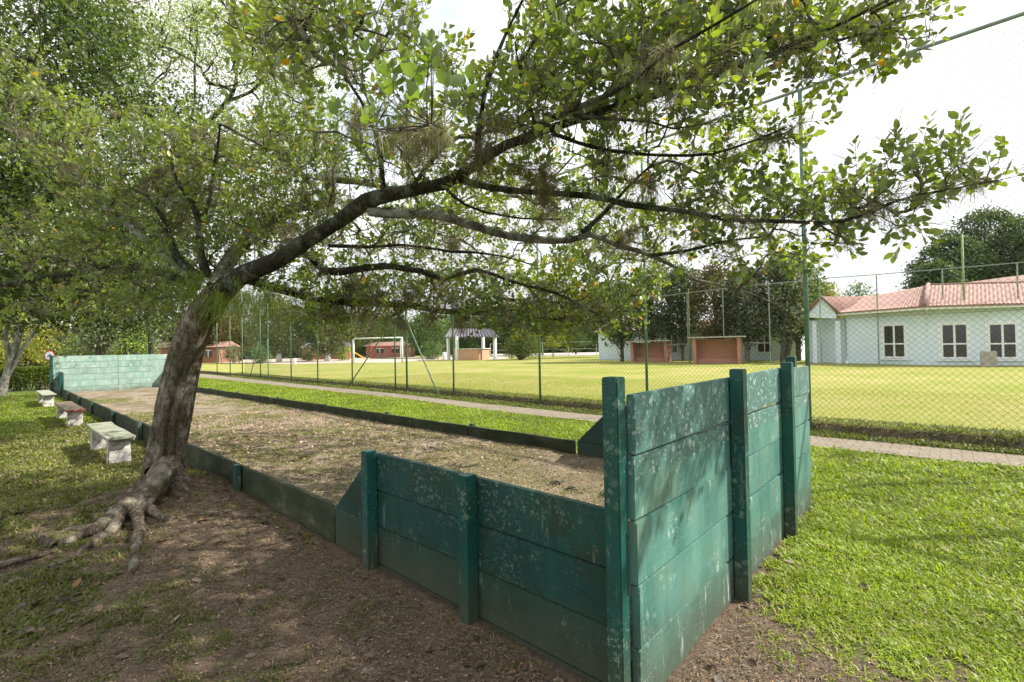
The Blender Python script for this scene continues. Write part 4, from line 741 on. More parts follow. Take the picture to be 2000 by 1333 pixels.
# ------------------------------------------------------------------ chain link fence beside the path
fe = empty('chain_link_fence', (9.68, 1.8, 0), 'tall green chain-link fence with slim posts between the brick path and the playing field', 'fence')
FH = 6.05
PY = [-4.2, -1.5 - .9, 1.82, 4.95, 8.14, 12.1, 14.9, 15.7, 19.2, 22.6, 25.8, 29.4, 30.8, 34.5, 37.4, 41]
for k, y in enumerate(PY):
    x = float(fenceX(y)); r = .038 if y < 3 or abs(y-14.9) < .1 else .03
    MB().tube([(x, y, -.1), (x, y, FH)], r, 10).build('post', M['fence'], fe, smooth=True)
yy = np.arange(-6, 42, .5); MB().tube([(float(fenceX(y)), y, FH+.03) for y in yy], .03, 8).build('top_rail', M['pipe'], fe, smooth=True)
for a, b, z in ((15.0, 19.0, 2.6), (15.6, 12.3, 2.6)):
    pass
def fp(y, z, o=-.05): return (float(fenceX(y))+o, y, z)
MB().tube([fp(12.5, .02, -.3), fp(14.85, 2.75, -.04)], .024, 8).build('brace', M['fence'], fe, smooth=True)
MB().tube([fp(19.1, .02, -.3), fp(15.75, 2.75, -.04)], .024, 8).build('brace', M['fence'], fe, smooth=True)
MB().tube([fp(13.2, 1.3, .0), fp(17.6, 1.3, .0)], .018, 8).build('brace', M['fence'], fe, smooth=True)
MB().tube([fp(28.4, .02, -.3), fp(29.35, 2.4, -.04)], .024, 8).build('brace', M['fence'], fe, smooth=True)
MB().tube([fp(31.9, .02, -.3), fp(30.85, 2.4, -.04)], .024, 8).build('brace', M['fence'], fe, smooth=True)
def chain(y0, y1, z0, z1, cell, r, xf):
    """woven diagonal wires as thin square rods following the fence line"""
    Ls = []; hgt = z1-z0; sl_ = hgt
    for s in (1, -1):
        for c in np.arange(y0-hgt, y1+hgt, cell):
            ya, yb = (c, c+hgt) if s > 0 else (c+hgt, c)
            lo, hi = min(ya, yb), max(ya, yb)
            t0 = 0.; t1 = 1.; 
            def cl_(t): return ya+(yb-ya)*t
            ts = sorted([(y0-ya)/(yb-ya), (y1-ya)/(yb-ya)]); t0 = max(0, ts[0]); t1 = min(1, ts[1])
            if t1-t0 < .01: continue
            k = 5; tt = np.linspace(t0, t1, k); y = cl_(tt); Ls.append(np.stack([xf(y)+s*r, y, z0+hgt*tt], -1))
    V, Q = tubearr(Ls, [np.full(5, r)]*len(Ls), 3); return V, Q
V, Q = chain(-5, 34, .08, 6.0, .092, .0020, fenceX); link('mesh', npmesh('mesh', V, [Q]), M['wire'], fe)
for z in (.12, 2., 4.): MB().tube([(float(fenceX(y)), y, z) for y in np.arange(-5, 41, 1.)], .0025, 4).build('tension_wire', M['wire'], fe)
# fence on the far side of the field
ff = empty('far_field_fence', tuple(gp(1605, 712, FZ)), 'tall thin-post net fence on the far side of the field before the house', 'fence')
fpx = [(1250, 707), (1345, 709), (1415, 710), (1505, 711), (1605, 712), (1717, 712), (1850, 712.5), (1997, 713), (2150, 713.5)]
fpt = [gp(x-(4 if y > 712.3 else 0), y, FZ) for x, y in fpx]; fxs = [p for p in fpt]
for p in fpt: MB().tube([p-np.array([0, 0, .2]), p+np.array([0, 0, 5.4])], .035, 6).build('post', M['pipe'], ff)
MB().tube([p+np.array([0, 0, 5.4]) for p in fpt], .03, 6).build('top_rail', M['pipe'], ff)
MB().tube([p+np.array([0, 0, 1.45]) for p in fpt[:4]], .022, 6).build('mid_rail', M['pipe'], ff)
for x, y, hh, r, lb in [(1887, 713, 7.2, .05, 'tall thin rusty green pole in front of the house between two windows'), (1348, 708.5, 5.8, .05, 'yellowish green pole standing between the two brick dugouts')]:
    p = gp(x, y, FZ); o = MB().tube([p-np.array([0, 0, .2]), p+np.array([0, 0, hh*.5]), p+np.array([0, 0, hh])], r, 8).build('pole', plain('pole_paint', (.2, .26, .1), .6, .3), None, smooth=True); tag(o, lb, 'pole')

# ------------------------------------------------------------------ house
hz = FZ-.02
house = empty('house', (35, .9, hz), 'pale blue single-storey house with a clay tile roof and white windows across the field', 'house')
def wallseg(P, Q_, h, name='wall', thick=.2, mat='wall', z0=hz, zq=None):
    P = np.array(P, float); Q_ = np.array(Q_, float); d = Q_-P; nn = np.array([-d[1], d[0]])/np.linalg.norm(d)
    if nn[0] < 0: nn = -nn
    poly = [(P[0], P[1], z0), (Q_[0], Q_[1], z0), (Q_[0], Q_[1], z0+(zq or h)), (P[0], P[1], z0+h)]
    return MB().prism(poly, (nn[0]*thick, nn[1]*thick, 0)).build(name, M[mat], house)
c0 = gp(1808, 713.5, FZ)[:2]; c1_ = gp(1655, 709.8, FZ)[:2]; c3_ = c0+(gp(2000, 714.2, FZ)[:2]-c0)*2.4
HW = 3.30
wallseg(c0, c3_, HW); wallseg(c1_, c0+np.array([.012, .0]), HW-.01)
def onray(x, y, P, d):  # height above hz where pixel ray meets the vertical plane through P along d
    r = ray(x, y); nn = np.array([-d[1], d[0], 0]); t = ((np.array([P[0], P[1], 0])-CAM)@nn)/(r@nn); return CAM+r*t
def window(xa, ya, xb, yb, P, Q_, outset=.05):
    d = (np.array(Q_)-np.array(P)); d = d/np.linalg.norm(d); A_ = onray(xa, ya, P, d); B2 = onray(xb, yb, P, d)
    n_ = np.array([-d[1], d[0]]); n_ = n_ if n_[0] < 0 else -n_
    u_ = np.array([d[0], d[1], 0]); nv = np.array([n_[0], n_[1], 0]); sa = (A_-np.array([P[0], P[1], 0]))@u_; sb = (B2-np.array([P[0], P[1], 0]))@u_; zt, zb = A_[2], B2[2]; P3 = np.array([P[0], P[1], 0])
    def bx(s0, s1, z0, z1, o0, o1, name, mat, par):
        s0, s1 = min(s0, s1), max(s0, s1); c = P3+u_*(s0+s1)/2+nv*(o0+o1)/2+np.array([0, 0, (z0+z1)/2]); return MB().obox(c, u_, (s1-s0)/2, nv, (o1-o0)/2, (0, 0, 1), (z1-z0)/2).build(name, M[mat], par)
    wdo = empty('window', tuple(P3+u_*(sa+sb)/2+np.array([0, 0, (zt+zb)/2])), None, None); wdo.parent = house; wdo.matrix_parent_inverse = Matrix.Translation(-Vector(house.location))
    for k in ('label', 'category'):
        if k in wdo: del wdo[k]
    fr = .09; s0, s1 = min(sa, sb), max(sa, sb); mid = (s0+s1)/2; zm = zb+(zt-zb)*.42
    f = MB()
    def fb(a, b, c_, d_, o1=.05): 
        cc = P3+u_*(a+b)/2+nv*(.004+o1)/2+np.array([0, 0, (c_+d_)/2]); f.obox(cc, u_, (b-a)/2, nv, (o1-.004)/2, (0, 0, 1), (d_-c_)/2)
    fb(s0, s1, zt-fr, zt); fb(s0, s1, zb, zb+fr); fb(s0, s0+fr, zb+fr, zt-fr); fb(s1-fr, s1, zb+fr, zt-fr); fb(mid-.045, mid+.045, zb+fr, zt-fr, .045); fb(s0+fr, s1-fr, zm-.04, zm+.04, .04)
    fb(s0-.09, s0-.001, zb-.03, zt+.09, .02); fb(s1+.001, s1+.09, zb-.03, zt+.09, .02); fb(s0, s1, zt+.001, zt+.09, .02)
    o = f.build('frame', M['white'], house); o.parent = wdo; o.matrix_parent_inverse = Matrix.Translation(-Vector(wdo.location)-Vector((0, 0, 0)))
    o2 = bx(s0-.2, s1+.2, zb-.12, zb-.03, .035, .1, 'sill', 'white', house); o3 = bx(s0+fr*.5, s1-fr*.5, zb+fr*.5, zt-fr*.5, .006, .02, 'pane', 'glass', house)
    for q in (o2, o3, o): q.parent = wdo; q.matrix_parent_inverse = (Matrix.Translation(Vector(house.location)-Vector(house.location)) @ Matrix.Translation(-Vector(wdo.location)))
    return wdo
window(1724, 635, 1771, 700, c1_, c0); window(1836, 633, 1893, 701, c0, c3_); window(1928, 632, 1989, 701, c0, c3_); window(2060, 631, 2115, 699, c0, c3_)
def tiles(Aq, Bq, Cq, Dq, name='roof', par=None, pitch=.19, amp=.022, mat='tile', n_u=None):
    """A-B eave, D-C ridge; corrugation runs up the slope"""
    Aq, Bq, Cq, Dq = [np.array(p, float) for p in (Aq, Bq, Cq, Dq)]; Lw = max(np.linalg.norm(Bq-Aq), np.linalg.norm(Cq-Dq)); nu = int(Lw/pitch*6); nv_ = 14
    u_ = np.linspace(0, 1, nu)[:, None, None]; v_ = np.linspace(0, 1, nv_)[None, :, None]
    P = (Aq*(1-u_)+Bq*u_)*(1-v_)+(Dq*(1-u_)+Cq*u_)*v_; n_ = np.cross(Bq-Aq, Dq-Aq); n_ /= np.linalg.norm(n_); n_ = n_ if n_[2] > 0 else -n_
    P = P+n_*(amp*np.sin(u_*Lw/pitch*2*pi)+.02*((v_*nv_) % 2)); V = P.reshape(-1, 3); i = (np.arange(nu-1)[:, None]*nv_+np.arange(nv_-1)[None]).ravel(); Q = np.stack([i, i+nv_, i+nv_+1, i+1], -1)
    N_ = len(V); V = np.vstack([V, V-n_*.09]); Q2 = Q[:, ::-1]+N_
    e = []
    for u0 in range(nu-1): e.append((u0*nv_, (u0+1)*nv_, (u0+1)*nv_+N_, u0*nv_+N_)); e.append((u0*nv_+nv_-1, (u0+1)*nv_+nv_-1, (u0+1)*nv_+nv_-1+N_, u0*nv_+nv_-1+N_))
    for v0 in range(nv_-1): e.append((v0, v0+1, v0+1+N_, v0+N_)); b = (nu-1)*nv_; e.append((b+v0, b+v0+1, b+v0+1+N_, b+v0+N_))
    return link(name, npmesh(name, V, [Q, Q2, np.array(e)]), M[mat], par)
ez = hz+HW+.02; E0 = at(1806, 597.5, 25.9); E3 = at(2000, 592, 24.1); E3 = E0+(E3-E0)*2.4; E1 = at(1634, 611, 31.)
print('eaves', E0, E1, E3, ez)
R0 = at(1813, 557.5, 31); R3 = at(2000, 552.5, 29.3); R3 = R0+(R3-R0)*2.3; R1 = at(1700, 579, 35)
tiles(E0, E3, R3, R0, 'roof', house); tiles(E1, E0, R0, R1, 'roof', house)
# hip and ridge caps, upper roof
MB().tube([E0+np.array([0, 0, .08]), (E0+R0)/2+np.array([0, 0, .08]), R0+np.array([0, 0, .06])], .12, 8).build('ridge_cap', M['tile'], house, smooth=True)
MB().tube([R0, R3], .11, 8).build('ridge_cap', M['tile'], house, smooth=True); MB().tube([E1, R1], .1, 8).build('ridge_cap', M['tile'], house, smooth=True)
U0 = at(1872, 554, 34); U3 = at(2000, 537, 33); U3 = U0+(U3-U0)*2; MB().prism([R0+np.array([.2, -.6, -.4]), R3+np.array([.2, 0, -.4]), U3, U0], (3.5, 0, -.6)).build('upper_roof', M['tile'], house)
# fascia + gutter
MB().beam(E0+np.array([.12, 0, -.12]), E3+np.array([.12, 0, -.12]), .04, .16).build('gutter', M['white'], house); MB().beam(E1+np.array([.12, 0, -.12]), E0+np.array([.12, .02, -.12]), .04, .16).build('gutter', M['white'], house)
q0 = np.array([c0[0]-.07, c0[1]-.12]); MB().tube([(E0[0]+.05, q0[1], E0[2]-.12), (q0[0]-.02, q0[1], ez-.35), (q0[0]-.02, q0[1], hz)], .04, 8).build('downpipe', M['white'], house, smooth=True)
# porch wing with gable at the left
def onX(x, y, X_): r_ = ray(x, y); return CAM+r_*(X_/r_[0])
G1 = gp(1638, 710, FZ)[:2]; g0 = onX(1589, 650, G1[0])[:2]
MB().box(G1[0], G1[0]+.28, G1[1]-.14, G1[1]+.14, hz, ez-.55).build('porch_pillar', M['wall'], house)
wallseg(g0+np.array([1.6, .6]), np.array(c1_)+np.array([.25, .1]), HW-.35, mat='wall')
GX = G1[0]-.15; gpk = onX(1605, 582, GX); gp0 = onX(1633, 612, GX); gp1 = onX(1581, 610, GX); VV = at(1700, 579, 35)
MB().prism([gp0, gp1, gpk], (.12, 0, 0)).build('gable', M['wall'], house); MB().prism([gp0+np.array([0, 0, -.36]), gp1+np.array([0, 0, -.36]), gp1+np.array([0, 0, -.01]), gp0+np.array([0, 0, -.01])], (.1, 0, 0)).build('porch_beam', M['wall'], house)
ogx = np.array([-.2, 0, .06]); tiles(gp0+ogx+np.array([0, -.15, -.06]), E1+np.array([.1, -.2, .02]), VV, gpk+ogx, 'roof', house)
bk = np.array([4.5, 0, 0]); tiles(gp1+ogx+np.array([0, .2, -.08]), gp1+bk, gpk+bk, gpk+ogx, 'roof', house)
MB().tube([gp1+ogx+np.array([-.02, .2, 0]), gpk+ogx+np.array([-.02, 0, .04]), gp0+ogx+np.array([-.02, -.15, 0])], .07, 8).build('ridge_cap', M['tile'], house, smooth=True)
MB().box(g0[0]+.3, g0[0]+.55, g0[1]-.12, g0[1]+.12, hz, ez-.5).build('porch_pillar', M['wall'], house)
# annex behind the trees
ax_ = empty('annex', tuple(gp(1530, 705, FZ)), 'long low pale annex half hidden behind the trees left of the house', 'building')
a0 = np.array([39.0, 7.2]); a1 = np.array([39.5, 21]); MB().box(43.0, 46, 8.6, 27, FZ-.05, FZ+2.75).build('wall', M['wall'], ax_)
MB().prism([(42.6, 8.3, FZ+2.8), (42.6, 27.3, FZ+2.8), (44.8, 27.3, FZ+3.6), (44.8, 8.3, FZ+3.6)], (0, 0, .12)).build('roof', M['tile'], ax_)
for y in (10.6, 18.5):
    wn = MB().box(42.95, 42.985, y, y+1.0, FZ+.7, FZ+2.4).build('window', M['glass'], ax_); f = MB()
    f.box(42.9, 42.96, y-.08, y, FZ+.62, FZ+2.48); f.box(42.9, 42.96, y+1.0, y+1.08, FZ+.62, FZ+2.48); f.box(42.9, 42.96, y, y+1, FZ+2.4, FZ+2.48); f.box(42.9, 42.96, y, y+1, FZ+.62, FZ+.7); f.box(42.9, 42.948, y+.46, y+.54, FZ+.7, FZ+2.4); f.box(42.9, 42.944, y, y+1, FZ+1.35, FZ+1.42)
    fo = f.build('frame', M['white'], ax_); fo.parent = wn; fo.matrix_parent_inverse = Matrix.Identity(4)
p = gp(1932, 716.5, FZ); tag(MB().box(p[0], p[0]+.45, p[1]-.3, p[1]+.3, FZ-.1, FZ+.78).build('concrete_block', M['conc'], None, .04), 'short stained concrete block standing on the field edge before the third house window', 'block')

# ------------------------------------------------------------------ dugouts
def dugout(xa, xb, yb, ztop, label, beam=False):
    P = gp(xa, yb, FZ); Q_ = gp(xb, yb, FZ); d = empty('dugout', tuple((P+Q_)/2), label, 'dugout', 'brick dugouts beyond the field'); u_ = (Q_-P); u_[2] = 0; Lw = np.linalg.norm(u_); u_ /= Lw; n_ = np.array([-u_[1], u_[0], 0]); n_ = n_ if n_@FW > 0 else -n_; dp = 1.3
    z0 = FZ-.1; h1 = ztop
    def q(a, b, z): return P+u_*a+n_*b+np.array([0, 0, z])
    MB().prism([q(0, dp, -.1), q(Lw, dp, -.1), q(Lw, dp, h1-.1), q(0, dp, h1-.1)], n_*.15).build('back_wall', M['salmon'], d)
    MB().prism([q(0, .35, -.1), q(0, dp-.002, -.1), q(0, dp-.002, h1-.08), q(0, .0, h1-.02)], u_*.22).build('side_wall', M['salmon'], d)
    MB().prism([q(Lw-.22, .35, -.1), q(Lw-.22, dp-.002, -.1), q(Lw-.22, dp-.002, h1-.08), q(Lw-.22, 0, h1-.02)], u_*.22).build('side_wall', M['salmon'], d)
    MB().prism([q(.22, .85, -.1), q(Lw-.222, .85, -.1), q(Lw-.222, .85, .38), q(.222, .85, .38)], n_*.44).build('bench_step', M['salmon'], d)
    MB().prism([q(-.3, -.3, h1), q(Lw+.3, -.3, h1), q(Lw+.3, -.3, h1+.08), q(-.3, -.3, h1+.08)], n_*(dp+.6)).build('roof', M['conc'], d)
dugout(1231, 1302, 708, 1.72, 'left brick dugout with an open front and flat roof beyond the field')
dugout(1353, 1447, 711.5, 1.85, 'right and larger brick dugout with an open front and flat roof beyond the field')

# ------------------------------------------------------------------ kiosk
kp = gp(925, 703, FZ); kd = empty('kiosk', tuple(kp), 'open kiosk with a grey corrugated roof, white pillars and an orange counter', 'kiosk'); kd_d = (kp-CAM)@FW
def kq(x, y, d): return at(x, y, d)
KD = 60.
def kbase(x, d): p = at(x, 700, d); p[2] = FZ; return p
for x, d in ((876, 60.5), (893, 58.5), (944, 64), (967, 58)):
    p = kbase(x, d); t_ = at(x, 659, d); MB().box(p[0]-.16, p[0]+.16, p[1]-.16, p[1]+.16, FZ-.1, t_[2]+.1).build('pillar', M['white'], kd)
a = at(868, 659, 59); b = at(975, 658, 57); c = at(962, 643, 62); d_ = at(880, 643, 64); tiles(a, b, c, d_, 'roof', kd, .42, .09, 'metalroof')
p1, p2, p3, p4 = kbase(886, 58.8), kbase(935, 57.5), kbase(955, 60), kbase(957, 62)
for A2, B2 in ((p1, p2), (p2, p3)):
    MB().beam(A2+np.array([0, 0, .65]), B2+np.array([0, 0, .65]), .2, 1.4).build('counter', M['orange'], kd)
    MB().beam(A2+np.array([0, 0, 1.39]), B2+np.array([0, 0, 1.39]), .5, .07).build('counter_top', M['white'], kd)
# white litter posts by kiosk
for x, yb, hh, r, lb in [(868, 703, 1.0, .3, 'white painted block left of the kiosk pillars'), (917, 703.5, .75, .25, 'small white painted stump in front of the kiosk counter'), (576, 712, .7, .16, 'short white painted post between the two white trunks near the playground')]:
    p = gp(x, yb, FZ); tag(MB().tube([p-np.array([0, 0, .1]), p+np.array([0, 0, hh*.5]), p+np.array([0, 0, hh])], [r, r*.95, r*.9], 10).build('painted_stump', M['white'], None, .02, True), lb, 'stump')

# ------------------------------------------------------------------ goal
g1 = gp(691, 711, FZ); g2 = gp(786, 709.5, FZ); go = empty('football_goal', tuple((g1+g2)/2), 'white metal football goal standing at the far side of the field', 'goal'); gh = 2.75; bk = at(679, 700, 55); bk[2] = FZ; bo = nrm((bk-g1)[None])[0]; bo[2] = 0
m_ = MB(); 
MB().tube([g1, g1+np.array([0, 0, gh])], .09, 8).build('upright', M['white'], go, smooth=True); MB().tube([g2, g2+np.array([0, 0, gh])], .09, 8).build('upright', M['white'], go, smooth=True)
MB().tube([g1+np.array([0, 0, gh]), g2+np.array([0, 0, gh])], .07, 8).build('crossbar', M['white'], go, smooth=True)
sd_ = nrm((g1-g2)[None])[0]; fwd_ = np.array([FW[0], FW[1], 0])
for g in (g1, g2):
    o_ = fwd_*1.3+sd_*.5; MB().tube([g+np.array([0, 0, gh]), g+o_*.6+np.array([0, 0, gh-.02]), g+o_*.92+np.array([0, 0, gh-.35]), g+o_+np.array([0, 0, gh*.5]), g+o_], .045, 6).build('back_stay', M['white'], go, smooth=True)
MB().tube([g1+fwd_*1.3+sd_*.5+np.array([0, 0, .05]), g2+fwd_*1.3+sd_*.5+np.array([0, 0, .05])], .04, 6).build('back_bar', M['white'], go, smooth=True)

# ------------------------------------------------------------------ playground and far buildings
def farhouse(name, xa, xb, yb, d, hgt, wall, roof, label, rh=.8, win=()):
    P = at(xa, yb, d); Q_ = at(xb, yb, d); P[2] = Q_[2] = FZ; u_ = Q_-P; Lw = np.linalg.norm(u_); u_ /= Lw; n_ = np.array([-u_[1], u_[0], 0]); n_ = n_ if n_@FW > 0 else -n_; h = empty(name, tuple(P), label, 'building')
    q = lambda a, b, z: P+u_*a+n_*b+np.array([0, 0, z])
    MB().prism([q(0, 0, -.1), q(Lw, 0, -.1), q(Lw, 0, hgt), q(0, 0, hgt)], n_*5).build('wall', M[wall], h)
    MB().prism([q(-.4, -.4, hgt), q(-.4, 5.4, hgt), q(-.4, 2.5, hgt+rh)], u_*(Lw+.8)).build('roof', M[roof], h)
    for a, w_, z0, z1 in win:
        wn = MB().obox(q(a+w_/2, -.02, (z0+z1)/2), u_, w_/2, n_, .03, (0, 0, 1), (z1-z0)/2).build('window', M['glass'], h)
        f = MB().obox(q(a+w_/2, -.07, (z0+z1)/2), u_, .05, n_, .015, (0, 0, 1), (z1-z0)/2).obox(q(a+w_/2, -.072, z1), u_, w_/2, n_, .015, (0, 0, 1), .05).build('frame', M['white'], h); f.parent = wn; f.matrix_parent_inverse = Matrix.Identity(4)
farhouse('brick_house', 300, 428, 709, 72, 2.4, 'redbrick', 'tile', 'small red brick building with white window bars at the left end of the playground', .9, ((6.2, 1., .9, 1.9), (7.8, 1., .9, 1.9), (3.5, 1., .9, 1.9)))
farhouse('brick_house', 590, 668, 703, 84, 2.1, 'redbrick', 'metalroof', 'low red brick building with a pale metal roof behind the two white trunks', .9, ((1.2, 1.4, .8, 1.6), (4.4, 1.4, .8, 1.6)))
farhouse('brick_house', 715, 800, 702, 92, 2.3, 'redbrick', 'tile', 'long red building seen through the football goal', .8, ((2, 1.4, .9, 1.8), (5, 1.4, .9, 1.8)))
# slide
sp_ = at(700, 700, 78); sp_[2] = FZ; s = empty('slide', tuple(sp_), 'yellow and orange playground slide left of the goal net', 'slide'); u_ = np.array([RT[0], RT[1], 0])
top = sp_-u_*1.6+np.array([0, 0, 1.75]); MB().beam(top, sp_+u_*1.0+np.array([0, 0, .15]), .5, .1).build('chute', M['yellow'], s); 
for k in (-.2, .2): MB().tube([top+fwd_*k-np.array([0, 0, 1.85]), top+fwd_*k+np.array([0, 0, .5])], .05, 6).build('ladder_rail', M['red'], s)
for z in (.4, .8, 1.2): MB().beam(top-fwd_*.2+np.array([0, 0, z-1.7]), top+fwd_*.2+np.array([0, 0, z-1.7]), .04, .04).build('rung', M['red'], s)
# swing frame
def swing(x, d, wpx, lb, col='red'):
    b = at(x, 700, d); b[2] = FZ; s = empty('swing_frame', tuple(b), lb, 'swing', 'playground frames'); w_ = wpx*d/F/2; hh = 2.1
    for k in (-1, 1):
        for q in (-.7, .7): MB().tube([b+u_*k*w_+fwd_*q, b+u_*k*w_+np.array([0, 0, hh])], .05, 6).build('leg', M[col], s)
    MB().tube([b-u_*w_+np.array([0, 0, hh]), b+u_*w_+np.array([0, 0, hh])], .05, 6).build('top_bar', M[col], s)
    for k in (-.4, .4):
        c = b+u_*k*w_
        for q in (-.18, .18): MB().tube([c+u_*q+np.array([0, 0, hh]), c+u_*q+np.array([0, 0, .5])], .02, 4).build('chain', M['pipe'], s)
        MB().beam(c-u_*.2+np.array([0, 0, .48]), c+u_*.2+np.array([0, 0, .48]), .2, .04).build('seat', M['yellow'], s)
swing(745, 80, 38, 'red swing frame behind the goal net, left of the white post'); swing(735-290, 66, 34, 'pale swing frame in front of the small brick building by the leaning trunk', 'pipe'); swing(628, 76, 26, 'red swing frame behind the right white painted trunk')
# white bases on the two trunks
for x, lb in ((545, 'white'), (640, 'white')):
    d_ = 66 if x == 545 else 68; b = at(x, 700, d_); b[2] = FZ; 
    par = [o for o in bpy.data.objects if o.name.startswith('background_tree') and abs(o.location.x-b[0]) < .3 and abs(o.location.y-b[1]) < .3]
    if par: MB().tube([b-np.array([0, 0, .1]), b+np.array([0, 0, .9]), b+np.array([.02, 0, 1.9])], [.42, .36, .33], 12).build('painted_trunk_band', M['white'], par[0], smooth=True)
# road railing
rl = empty('road_railing', tuple(gp(1060, 697.5, FZ)), 'long pale mesh railing with posts beside the road behind the round bush', 'railing')
pts = [gp(x, y, FZ) for x, y in ((958, 698.5), (1010, 698), (1060, 697.5), (1110, 697), (1165, 696), (1230, 695))]
pts = np.array(pts); S, _ = smoothline(pts, np.ones(len(pts)), 3.); 
for q in S: MB().tube([q, q+np.array([0, 0, 2.1])], .06, 5).build('post', M['dirtywhite'], rl)
for z in (.15, 1.1, 2.1): MB().tube([q+np.array([0, 0, z]) for q in S], .035, 4).build('rail', M['pipe'], rl)

# ------------------------------------------------------------------ hedge, low wall, sign
hp0 = gp(-40, 768); hp1 = gp(98, 762)
n = 26000; t = R.random(n)[:, None]; P = hp0*(1-t)+hp1*t; P = P+fwd_*(.0+.9*R.random(n)[:, None]); P[:, 2] = .1+1.02*(R.random(n)**.45)
hd = empty('hedge', tuple((hp0+hp1)/2), 'clipped yellow-green hedge with bare lower stems left of the far board wall', 'hedge')
link('foliage', leafmesh('foliage', P, nrm(R.normal(0, 1, (n, 3))), nrm(R.normal(0, 1, (n, 3))+np.array([0, 0, .6])), .07*(.6+.8*R.random(n)), .6, leafcol(n, (.08, .13, .02), (.22, .27, .03), 0), False), M['leaf2'], hd)
ls = []; rs = []
for k in range(60):
    p = hp0+(hp1-hp0)*random.random()+fwd_*random.random()*.8; p[2] = 0; q = p+np.array([random.gauss(0, .2), random.gauss(0, .2), .9]); ls.append(np.stack([p, (p+q)/2+R.normal(0, .05, 3), q])); rs.append(np.array([.02, .015, .008]))
V, Q = tubearr(ls, rs, 5); link('stems', npmesh('stems', V, [Q]), M['twig'], hd, True)
pw0 = gp(-60, 752); pw1 = gp(97, 750); tag(MB().beam(pw0+np.array([0, 0, .4]), pw1+np.array([0, 0, .4]), .15, .8).build('low_wall', plain('pinkish_wall', (.62, .52, .47), .9, .1), None), 'low pinkish wall seen behind the stems of the hedge', 'wall')
sp0 = at(97, 735, 30); sp0[2] = 0; sg = empty('road_sign', tuple(sp0), 'round white road sign with a red rim behind the far board wall', 'sign'); sc_ = at(97, 695, 30)
def disc(r, off, mat, name, par=None, th=.02):
    k = 28; n_ = -fwd_; P = [sc_+n_*off+(u_*cos(a)+np.array([0, 0, 1.])*sin(a))*r for a in np.arange(k)/k*2*pi]; o = MB().prism(P, n_*th).build(name, M[mat], par or sg); return o
dr_ = disc(.31, 0, 'red', 'rim'); disc(.25, .021, 'white', 'face')
MB().obox(sc_+(-fwd_)*.05, nrm((u_+np.array([0, 0, .9]))[None])[0], .14, nrm((u_-np.array([0, 0, 1.1]))[None])[0], .035, -fwd_, .008).build('symbol', M['blue'], sg)
MB().tube([sp0, sc_+fwd_*.03+np.array([0, 0, .25])], .03, 8).build('pole', M['red'], sg, smooth=True)

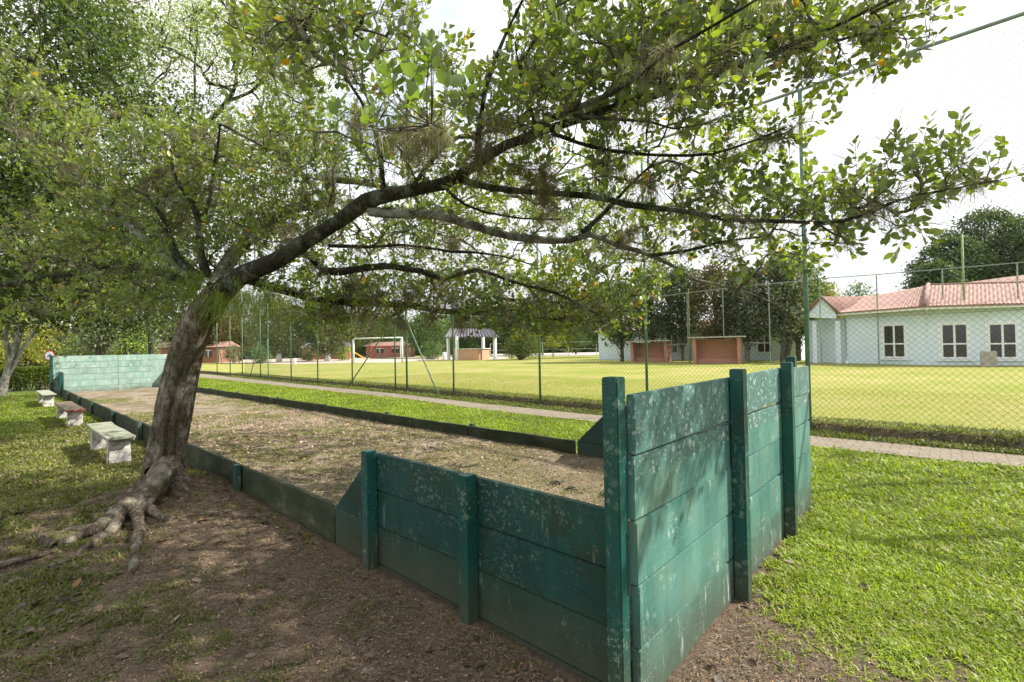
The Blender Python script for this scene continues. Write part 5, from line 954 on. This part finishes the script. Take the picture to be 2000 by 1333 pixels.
# ------------------------------------------------------------------ leaf litter, sticks
def litter():
    x, y, r = polar(60000, 1.7, 9, 1.); ins = (x > X0-.1) & (y > YW-.05); g = grassiness(x, y); k = ~ins & (x < 5.4) & (R.random(len(x)) < np.clip(1.05-g*1.1, .022, 1)); x, y, r, g = x[k], y[k], r[k], g[k]; n = len(x)
    z = gz(x, y)+.004+.01*R.random(n); big = R.random(n) < np.where(g > .5, .25, .012)
    ln = np.where(big, .045+.04*R.random(n), .006+.016*R.random(n)**1.5)*np.clip(r/3.5, .9, 1.6)
    d = nrm(np.stack([R.normal(0, 1, n), R.normal(0, 1, n), R.normal(0, .12, n)], -1)); nr = nrm(np.stack([R.normal(0, .3, n), R.normal(0, .3, n), np.ones(n)], -1))
    pal = np.array([(.10, .06, .04), (.16, .11, .075), (.24, .17, .12), (.30, .23, .17), (.07, .045, .03), (.27, .15, .07), (.2, .17, .15)]); c = pal[R.integers(0, 7, n)]*(.7+.6*R.random(n))[:, None]; c[big] = c[big]*.62
    tag(link('leaf_litter', leafmesh('leaf_litter', np.stack([x, y, z], -1), d, nr, ln, .5, c), M['litter']), 'dry brown fallen leaves and crumbs scattered over bare soil', 'leaf litter', kind='stuff')
    n = 26000; x = X0+.06+3.4*R.random(n); y = 1.15+12*R.random(n)**1.8; z = cz(x, y)+.004; ln = (.006+.018*R.random(n)**2)*np.clip(np.hypot(x, y)/3, 1, 3)
    c = pal[R.integers(0, 7, n)]*(1.1+.9*R.random(n))[:, None]; d = nrm(np.stack([R.normal(0, 1, n), R.normal(0, 1, n), R.normal(0, .2, n)], -1)); nr = nrm(np.stack([R.normal(0, .4, n), R.normal(0, .4, n), np.ones(n)], -1))
    tag(link('court_debris', leafmesh('court_debris', np.stack([x, y, z], -1), d, nr, ln, .5, c), M['litter']), 'small dry leaf crumbs scattered on the sandy court', 'debris', kind='stuff')
    n = 90000; x, y, r = polar(n, 1.7, 9, 1.); ins = (x > X0-.1) & (y > YW-.05); g = grassiness(x, y); k = ~ins & (x < 5.4) & (R.random(len(x)) < np.clip(1.1-g, .05, 1)); x, y, r = x[k], y[k], r[k]; n = len(x); q = R.random(n)[:, None]
    c = (np.array([.33, .27, .18])*(1-q)+np.array([.14, .09, .055])*q)*(.6+.6*R.random(n))[:, None]
    tag(link('dry_straw', leafmesh('dry_straw', np.stack([x, y, gz(x, y)+.003+.008*R.random(n)], -1), nrm(np.stack([R.normal(0, 1, n), R.normal(0, 1, n), R.normal(0, .08, n)], -1)), np.tile([0, 0, 1.], (n, 1)), (.015+.05*R.random(n)**2)*np.clip(r/3.5, .9, 1.6), .09, c, False), M['litter']), 'dry straw and thin dead grass lying on the soil', 'dry straw', kind='stuff')
    # sticks
    ls = []; rs = []
    for k in range(420):
        x, y, r = polar(1, 1.9, 8); x, y = x[0], y[0]
        if (x > X0-.15 and y > YW-.1) or x > 3.4: continue
        a = random.random()*6.3; l = .03+.13*random.random()**2; t = np.linspace(-1, 1, 4)[:, None]; P = np.array([x, y, 0])+t*l*np.array([cos(a), sin(a), 0])+R.normal(0, .006, (4, 3)); P[:, 2] = gz(P[:, 0], P[:, 1])+.008; rr_ = .0012+.002*random.random(); ls.append(P); rs.append(np.array([rr_, rr_, rr_*.8, rr_*.5]))
    for k in range(60):
        x = 2.1+3*random.random(); y = 1.3+4*random.random(); a = random.random()*6.3; l = .03+.08*random.random()**2; t = np.linspace(-1, 1, 4)[:, None]; P = np.array([x, y, 0])+t*l*np.array([cos(a), sin(a), 0])+R.normal(0, .008, (4, 3)); P[:, 2] = cz(P[:, 0], P[:, 1])+.012; ls.append(P); rs.append(np.array([.003, .003, .002, .001]))
    for k in range(26):
        c = gp(*[(1095, 945), (1110, 955), (1180, 965), (620, 930), (1000, 900), (850, 880)][k % 6], CZ)+R.normal(0, .05, 3); a = random.random()*6.3; l = .03+.05*random.random(); t = np.linspace(-1, 1, 5)[:, None]; P = c+t*l*np.array([cos(a), sin(a), 0])+R.normal(0, .006, (5, 3)); P[:, 2] = cz(P[:, 0], P[:, 1])+.01+.02*(1-t[:, 0]**2); ls.append(P); rs.append(np.array([.004, .008, .009, .007, .003]))
    V, Q = tubearr(ls, rs, 5); tag(link('twig_litter', npmesh('twig_litter', V, [Q]), M['twig'], None, True), 'thin broken twigs lying on the soil and court', 'twigs', kind='stuff')
litter()
print('leaves', len(b1), 'attract', len(A))
